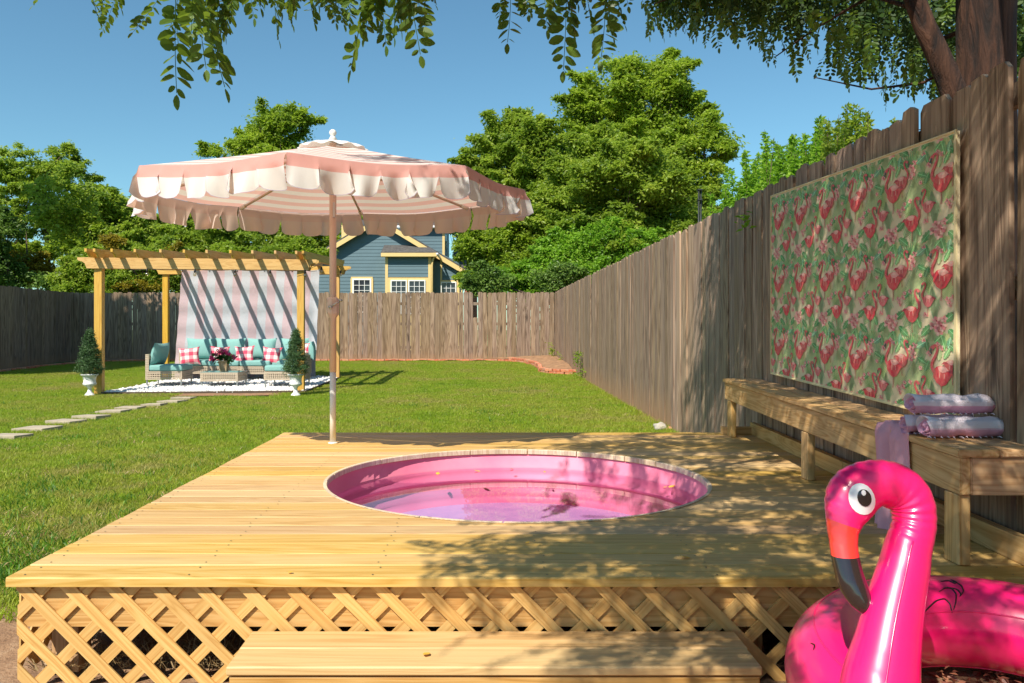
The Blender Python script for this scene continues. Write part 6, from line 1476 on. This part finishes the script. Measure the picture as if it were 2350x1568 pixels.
mb = MB(); NA, NBb = 120, 36; vs = [torus(2*math.pi*i/NA, 2*math.pi*j/NBb) for i in range(NA) for j in range(NBb)]
mb.add(vs, [(i*NBb+j, ((i+1) % NA)*NBb+j, ((i+1) % NA)*NBb+(j+1) % NBb, i*NBb+(j+1) % NBb) for i in range(NA) for j in range(NBb)], smooth=True)
ringo = mb.build('ring', M['vinyl'], fl)
tor_bvh = BVHTree.FromPolygons([tuple(v) for v in vs], [(i*NBb+j, ((i+1) % NA)*NBb+j, ((i+1) % NA)*NBb+(j+1) % NBb, i*NBb+(j+1) % NBb) for i in range(NA) for j in range(NBb)])
for bb in (R(62), R(-118), R(150)):
    mb = MB(); mb.tube([torus(2*math.pi*i/90, bb) for i in range(91)], .0022, 5, caps=False); mb.build('seam', M['vinyl'], ringo)
cx_ = [(615, 1860, 230), (632, 1710, 210), (641, 1568, 192), (655, 1480, 178), (672, 1380, 162), (690, 1270, 150), (712, 1160, 140), (735, 1060, 131), (757, 970, 123), (775, 880, 116), (795, 810, 108), (806, 750, 105), (803, 690, 107), (787, 635, 112), (752, 585, 117), (702, 552, 119), (650, 538, 118), (600, 540, 120), (552, 556, 128), (510, 585, 136), (478, 625, 134), (458, 675, 118), (446, 725, 96), (440, 780, 80), (443, 840, 71), (450, 900, 69), (462, 960, 70), (480, 1030, 71), (505, 1090, 66), (532, 1140, 57), (558, 1178, 42), (578, 1203, 22), (584, 1210, 4)]
FY = 1.755
def fyy(b): return 1.80-.15*min(max((b-560)/1000, 0), 1.25)     # the neck leans back from the viewer
P0 = [(px(1737.75+.4461*a, 868.9+.4461*b, fyy(b)), c_*.4461*fyy(b)/F) for a, b, c_ in cx_]
# the neck leans out of the ring: lower points sit a little further back
path_, rad_ = [], []
for i in range(len(P0)-1):
    for k in range(6):
        f = k/6; a = P0[max(i-1, 0)][0]; b = P0[i][0]; c_ = P0[i+1][0]; d = P0[min(i+2, len(P0)-1)][0]
        f2, f3 = f*f, f*f*f
        p = .5*((2*b)+(-a+c_)*f+(2*a-5*b+4*c_-d)*f2+(-a+3*b-3*c_+d)*f3); path_.append(p); rad_.append(P0[i][1]*(1-f)+P0[i+1][1]*f)
path_.append(P0[-1][0]); rad_.append(P0[-1][1])
SEG = 40; nP = len(path_)
s_arc = [0]
for i in range(1, nP): s_arc.append(s_arc[-1]+(path_[i]-path_[i-1]).length)
def idx_of(ci): return ci*6
def sweep(i0, i1, mat, name, parent, widen=0.0, cap0=False, cap1=False):
    mb = MB(); vs = []
    for i in range(i0, i1+1):
        p = path_[i]; d = (path_[min(i+1, nP-1)]-path_[max(i-1, 0)]).normalized(); n_ = d.cross(Vector((0, 1, 0))).normalized()*1.0  # in the plane of the neck
        # n_ points to the outside of the arch
        cen = px(1737.75+.4461*640, 868.9+.4461*760, FY); 
        if n_.dot(p-cen) < 0: n_ = -n_
        for k in range(SEG):
            a = 2*math.pi*k/SEG; co_, si = math.cos(a), math.sin(a); r_ = rad_[i]
            ci = i/6-1
            inner_ = max(0, -co_)
            w = 0.0
            if 8.0 < ci < 14.5: e = math.sin((ci-8.0)/6.5*math.pi); w = .035*e*(.35+.65*max(0, .55-co_*.6))*math.sin(s_arc[i]*2*math.pi/.0195+1.2*si+.6*math.sin(ci*2.3))
            if 14.5 <= ci < 21: w = .016*math.sin(s_arc[i]*2*math.pi/.016+si)*(max(0, co_)**3)
            if 20.5 < ci < 25: w += .012*math.sin(s_arc[i]*2*math.pi/.014)*inner_**2
            sq = 1.0 if ci < 15 else max(.80, 1-(ci-15)*.05)
            if ci > 19: sq = .80+.10*min(1, (ci-19)/6)
            r2 = r_*(1+w); vs.append(p+n_*co_*r2+Vector((0, 1, 0))*si*r2*sq*(1.0))
    fs = [((i)*SEG+k, i*SEG+(k+1) % SEG, (i+1)*SEG+(k+1) % SEG, (i+1)*SEG+k) for i in range(i1-i0) for k in range(SEG)]
    if cap0: fs.append(list(range(SEG)))
    if cap1: fs.append(list(range((i1-i0)*SEG, (i1-i0+1)*SEG))[::-1])
    mb.add(vs, fs, smooth=True); return mb, vs, fs
iO, iB = int(22.35*6), int(25.2*6)
mb, nv_, nf_ = sweep(0, iO, None, 'neck', fl, cap0=True); neck = mb.build('neck_and_head', M['vinyl'], fl)
mb, v2, f2 = sweep(iO, iB, None, 'beak', fl); mb.build('beak', M['vinyl_o'], fl)
mb, v3, f3 = sweep(iB, nP-1, None, 'tip', fl, cap1=True); mb.build('beak_tip', M['vinyl_b'], fl)
nb_bvh = BVHTree.FromPolygons([tuple(v) for v in nv_], nf_[:-1])
def seamline(off, i0, i1, bvh=nb_bvh):
    pts_ = []
    for i in range(i0, i1, 2):
        p = path_[i]; d = (path_[min(i+1, nP-1)]-path_[max(i-1, 0)]).normalized(); n_ = Vector((-d.z, 0, d.x)); h = bvh.ray_cast(p+n_*off*rad_[i]-Vector((0, .5, 0)), Vector((0, 1, 0)))
        if h[0] is not None: pts_.append(h[0]-Vector((0, .0008, 0)))
    mb = MB(); mb.tube(pts_, .0020, 5); mb.build('seam', M['vinyl'], neck)
seamline(.45, 6, 60)
def patch(cxx, cyy, a_, b_, ang, mat, name, parent, lift):
    vs = []; uvn = 20; rings_ = 5
    def P(x, y):
        o_ = Vector((0, 0, CAMZ)); tgt = px(1737.75+.4461*x, 868.9+.4461*y, FY); h = nb_bvh.ray_cast(o_, (tgt-o_).normalized())
        q = h[0] if h[0] is not None else tgt-Vector((0, .05, 0)); return q+(h[1] if h[1] is not None and h[1].y < 0 else Vector((0, -1, 0)))*lift
    vs.append(P(cxx, cyy))
    for j in range(1, rings_+1):
        for k in range(uvn):
            t_ = 2*math.pi*k/uvn; x, y = math.cos(t_)*a_*j/rings_, math.sin(t_)*b_*j/rings_; vs.append(P(cxx+x*math.cos(ang)-y*math.sin(ang), cyy+x*math.sin(ang)+y*math.cos(ang)))
    fs = [(0, 1+k, 1+(k+1) % uvn) for k in range(uvn)]+[(1+(j-1)*uvn+k, 1+j*uvn+k, 1+j*uvn+(k+1) % uvn, 1+(j-1)*uvn+(k+1) % uvn) for j in range(1, rings_) for k in range(uvn)]
    mb = MB(); mb.add(vs, fs, smooth=True); return mb.build(name, mat, parent)
ey = patch(537, 620, 66, 83, R(-22), M['vinyl_w'], 'eye', fl, .0015)
patch(548, 614, 35, 44, R(-18), M['vinyl_b'], 'pupil', ey, .0030); patch(543, 588, 11, 14, R(-15), M['vinyl_w'], 'eye_glint', ey, .0042)
# black wing lines drawn on the ring
def wing(pts_, w=.0045):
    out = []; P_ = []
    for i in range(len(pts_)-1):
        for k in range(8): f = k/8; a, b = pts_[i], pts_[i+1]; P_.append((a[0]+(b[0]-a[0])*f, a[1]+(b[1]-a[1])*f))
    P_.append(pts_[-1])
    for it in range(6): P_ = [P_[0]]+[((P_[i-1][0]+2*P_[i][0]+P_[i+1][0])/4, (P_[i-1][1]+2*P_[i][1]+P_[i+1][1])/4) for i in range(1, len(P_)-1)]+[P_[-1]]
    for x, y in P_:
        d = (px(1737.75+.4461*x, 868.9+.4461*y, 1.0)-Vector((0, 0, CAMZ))).normalized(); h = tor_bvh.ray_cast(Vector((0, 0, CAMZ)), d)
        if h[0] is not None: out.append(h[0]+(h[1] if h[1].dot(d) < 0 else -h[1])*.0008)
    if len(out) > 2: mb = MB(); n_ = len(out); mb.tube(out, [w*.5*(.45+.55*math.sin(math.pi*i/(n_-1))) for i in range(n_)], 6); mb.build('printed_line', M['inkline'], ringo)
wing([(800, 1265), (870, 1190), (920, 1142), (965, 1132), (992, 1160), (1002, 1205)]); wing([(935, 1098), (965, 1078), (1000, 1080), (1025, 1110), (1022, 1150), (1010, 1190)]); wing([(975, 1074), (1030, 1085), (1048, 1110), (1042, 1122)])
wing([(1045, 1120), (1062, 1095), (1050, 1065), (1020, 1048), (998, 1046)]); wing([(945, 1045), (985, 1040), (1018, 1058), (1020, 1052)]); wing([(995, 1036), (1030, 1050)]); wing([(275, 1362), (298, 1372), (290, 1398)])
M['mulch'] = plain('red_brown_mulch', (.16, .05, .035), .95, var=.5, scale=25, bump=1.0, bscale=70)
r = np.random.default_rng(8); C = [(r.uniform(.95, 1.95), r.uniform(1.0, 2.5), .172) for _ in range(240)]
leaf_cloud('mulch_chips', C, 16, .05, .028, leafmat('mulch_chip', (.06, .02, .012), (.20, .065, .04), (.36, .17, .09), trans=0.0, scale=3), None, 9, kind='stuff', asp=.5, up=1.5, label='reddish mulch chips under the flamingo float')

# ------------------------------------------------------------------ straw under the deck edge
M['straw'] = leafmat('dry_straw', (.22, .14, .06), (.42, .30, .15), (.58, .45, .26), trans=.1, scale=3)
def blades(name, P, L, w, lean, mat, seed, kind='stuff', link=True, label=None, flat=0.0):
    r = np.random.default_rng(seed); n = len(P); a = r.random(n)*6.283; Lh = L*(.55+.9*r.random(n)); ln = lean*(.3+1.0*r.random(n))
    d = np.stack([np.cos(a)*ln, np.sin(a)*ln, np.ones(n)*(1-flat)], 1); d /= np.linalg.norm(d, axis=1)[:, None]; d2 = d+np.stack([np.cos(a)*ln*1.2, np.sin(a)*ln*1.2, -.25*np.ones(n)], 1); d2 /= np.linalg.norm(d2, axis=1)[:, None]
    b_ = r.random(n)*6.283; s = np.stack([np.cos(b_), np.sin(b_), np.zeros(n)], 1)*(w*(.7+.6*r.random(n)))[:, None]/2
    A, B = P-s, P+s; m = P+d*(Lh*.55)[:, None]; C_, D_ = m+s*.8, m-s*.8; T_ = m+d2*(Lh*.5)[:, None]
    V = np.stack([A, B, C_, D_, T_], 1).reshape(-1, 3); b = np.arange(n)*5
    Ff = np.concatenate([np.stack([b, b+1, b+2], 1), np.stack([b, b+2, b+3], 1), np.stack([b+3, b+2, b+4], 1)])
    tn = np.repeat(r.random(n), 5); o = fast_mesh(name, V, Ff, mat, tone=tn, kind=kind, link=link)
    if label and link: o['label'] = label
    return o
r = np.random.default_rng(31); n = 2600; P = np.stack([r.uniform(-1.5, 1.0, n), 2.68+abs(r.normal(size=n))*.25, np.full(n, .002)], 1); blades('straw', P, .07, .004, 1.4, M['straw'], 3, label='dry straw under the deck behind the lattice')

# ------------------------------------------------------------------ lawn
L_GRASS = NT('grass_blade'); t = L_GRASS
a = t.n('Attribute', {'attribute_name': 'tone'}).outputs['Fac']; pos = t.n('NewGeometry').outputs['Position']
n1 = t.noise(pos, .55, 4, .6); n2 = t.noise(pos, 3.2, 3, .6)
f = t.math('ADD', t.math('MULTIPLY', n1, .75), t.math('MULTIPLY', n2, .55)); 
base = t.ramp(f, [(.42, (.26, .42, .024)), (.58, (.42, .56, .038)), (.70, (.52, .55, .07)), (.82, (.60, .50, .16))])
tipc = t.mix(t.math('SUBTRACT', 1.0, a), base, t.mix(1.0, base, (.42, .5, .45), 'MULTIPLY'))
dry = t.math('GREATER_THAN', t.math('FRACT', t.math('MULTIPLY', a, 17.31)), .90); col = t.mix(t.math('MULTIPLY', dry, .8), tipc, (.34, .28, .12))
b = t.n('BsdfPrincipled', None, Base_Color=col, Roughness=.5); b.inputs['Specular IOR Level'].default_value = .3
tr = t.n('BsdfTranslucent', None, Color=t.mix(.5, col, (.36, .48, .03))); mx = t.n('MixShader', None, i0=.45, i1=b.outputs[0], i2=tr.outputs[0]); t.t.links.new(mx.outputs[0], t.out.inputs[0]); M['grass'] = t.m
tufts = []
for k in range(4):
    r = np.random.default_rng(400+k); n = 620; P = np.zeros((n, 3)); P[:, :2] = r.uniform(-.16, .16, (n, 2)); P[:, 2] = -.008
    me = blades('grass_tuft', P, .042, .0048, .55, M['grass'], 500+k, link=False); me.name = 'grass_tuft'; ob = bpy.data.objects.new('grass_tuft', me); tufts.append(ob)
pts_ = []; sc_ = []
r = np.random.default_rng(12)
stones_xy = [(o.location.x, o.location.y) for o in bpy.data.objects if o.name.startswith('stepping_stone')]
def grass_ok(x, y):
    if y < 3.3: return False
    if x > -1.62 and y < 6.36: return False
    if x > 2.12 or x < -11.4: return False
    if y > 23.35: return False
    if x > -.2 and y > 18.3:
        xl = np.interp(y, [18.3, 18.75, 19.3, 20.4, 21.6, 22.6, 23.2, 23.5], [2.0, 1.45, 1.27, 1.32, 1.28, 1.05, .6, -.2])
        if x > xl: return False
    if GX0-.06 < x < GX1+.10 and GY0+(x-GX0)*.108-.08 < y < GY1+.08: return False
    if -5.2 < x < -3.5 and 13.2 < y < 13.95: return False
    for sx_, sy_ in stones_xy:
        if abs(x-sx_) < .19 and abs(y-sy_) < .10: return False
    return True
st_ = .20
for y in np.arange(3.2, 23.6, st_):
    for x in np.arange(-11.6, 2.2, st_):
        if y < 13 and x < -.74*y-1.2: continue
        xx_, yy_ = x+r.uniform(-.07, .07), y+r.uniform(-.07, .07)
        if grass_ok(xx_, yy_): pts_.append((xx_, yy_, gz(xx_, yy_))); sc_.append(r.uniform(.75, 1.2))
me = bpy.data.meshes.new('grass'); me.from_pydata(pts_, [], [])
at = me.attributes.new('scl', 'FLOAT', 'POINT'); at.data.foreach_set('value', sc_); at = me.attributes.new('rotz', 'FLOAT', 'POINT'); at.data.foreach_set('value', list(r.uniform(0, 6.28, len(pts_)))); at = me.attributes.new('pick', 'INT', 'POINT'); at.data.foreach_set('value', list(r.integers(0, 4, len(pts_))))
r2 = np.random.default_rng(91); PP = []
for _ in range(260):
    y_ = 3.6+r2.random()**1.6*13; x_ = r2.uniform(-.62*y_, 1.9) if y_ > 6.5 else r2.uniform(-.66*y_, -1.7)
    if not grass_ok(x_, y_): continue
    for _k in range(42): PP.append((x_+r2.normal()*.10, y_+r2.normal()*.10, gz(x_, y_)))
blades('grass_clumps', np.array(PP), .060, .007, .7, leafmat('clump_blade', (.03, .10, .01), (.09, .22, .015), (.20, .36, .03), trans=.35, scale=1.0), 92, label='darker taller tufts scattered in the lawn')
PP = []
for _ in range(70):
    y_ = 3.8+r2.random()**1.4*12; x_ = r2.uniform(-.62*y_, 1.9) if y_ > 6.5 else r2.uniform(-.66*y_, -1.7)
    if not grass_ok(x_, y_): continue
    s_ = r2.uniform(.05, .22)
    for _k in range(60): PP.append((x_+r2.normal()*s_, y_+r2.normal()*s_*.6, gz(x_, y_)+.012))
blades('dry_grass', np.array(PP), .045, .0055, 1.6, M['straw'], 93, label='patches of dry straw-coloured grass in the lawn')
go = bpy.data.objects.new('grass', me); COL.objects.link(go); tag(go, 'short mown green grass of the back yard lawn', None, None, 'stuff')
ng = bpy.data.node_groups.new('grass_scatter', 'GeometryNodeTree'); ng.interface.new_socket('Geometry', in_out='INPUT', socket_type='NodeSocketGeometry'); ng.interface.new_socket('Geometry', in_out='OUTPUT', socket_type='NodeSocketGeometry')
gi = ng.nodes.new('NodeGroupInput'); gout = ng.nodes.new('NodeGroupOutput'); iop = ng.nodes.new('GeometryNodeInstanceOnPoints'); jn = ng.nodes.new('GeometryNodeJoinGeometry')
m2p = ng.nodes.new('GeometryNodeMeshToPoints'); ng.links.new(gi.outputs[0], m2p.inputs[0])
for ob in tufts:
    oi = ng.nodes.new('GeometryNodeObjectInfo'); oi.inputs['Object'].default_value = ob; oi.inputs['As Instance'].default_value = True; ng.links.new(oi.outputs['Geometry'], jn.inputs[0])
def named(nm, ty): q = ng.nodes.new('GeometryNodeInputNamedAttribute'); q.data_type = ty; q.inputs['Name'].default_value = nm; return q.outputs[0]
cx3 = ng.nodes.new('ShaderNodeCombineXYZ'); ng.links.new(named('rotz', 'FLOAT'), cx3.inputs[2])
e2r = ng.nodes.new('FunctionNodeEulerToRotation'); ng.links.new(cx3.outputs[0], e2r.inputs[0])
ng.links.new(m2p.outputs[0], iop.inputs['Points']); ng.links.new(jn.outputs[0], iop.inputs['Instance']); iop.inputs['Pick Instance'].default_value = True
ng.links.new(named('pick', 'INT'), iop.inputs['Instance Index']); ng.links.new(e2r.outputs[0], iop.inputs['Rotation']); ng.links.new(named('scl', 'FLOAT'), iop.inputs['Scale'])
ng.links.new(iop.outputs[0], gout.inputs[0]); md = go.modifiers.new('scatter', 'NODES'); md.node_group = ng
# small weeds along the right fence and the tall weed by the corner
r = np.random.default_rng(55); C = []
for (x, y, z, n, s) in ((2.0, 23.3, .45, 8, .16), (2.06, 17.0, .35, 7, .12), (2.06, 17.3, .6, 5, .08), (2.05, 16.6, .2, 4, .06), (2.06, 21.4, .3, 6, .1)):
    for _ in range(n): C.append((x-abs(r.normal())*.05, y+r.normal()*s*.5, z+r.normal()*s))
leaf_cloud('weeds', C, 16, .07, .05, L_GREEN, None, 56, kind='stuff', label='small climbing weeds along the right fence')
r = np.random.default_rng(57); n = 5200; yy_ = 6.4+17*r.random(n)**1.0; P = np.stack([2.07-abs(r.normal(size=n))*.05, yy_, np.array([gz(0, q) for q in yy_])], 1); blades('grass_fringe', P, .075, .005, .45, M['grass'], 58, label='longer grass at the foot of the right fence')
sp = tag(leaf_cloud('vine_sprig', [(2.02, 6.22, 1.98), (2.0, 6.2, 1.93), (2.03, 6.26, 2.03)], 6, .05, .06, L_BRIGHT, None, 60, asp=.7), 'small bright vine sprig poking through the right fence by the print', 'vine')
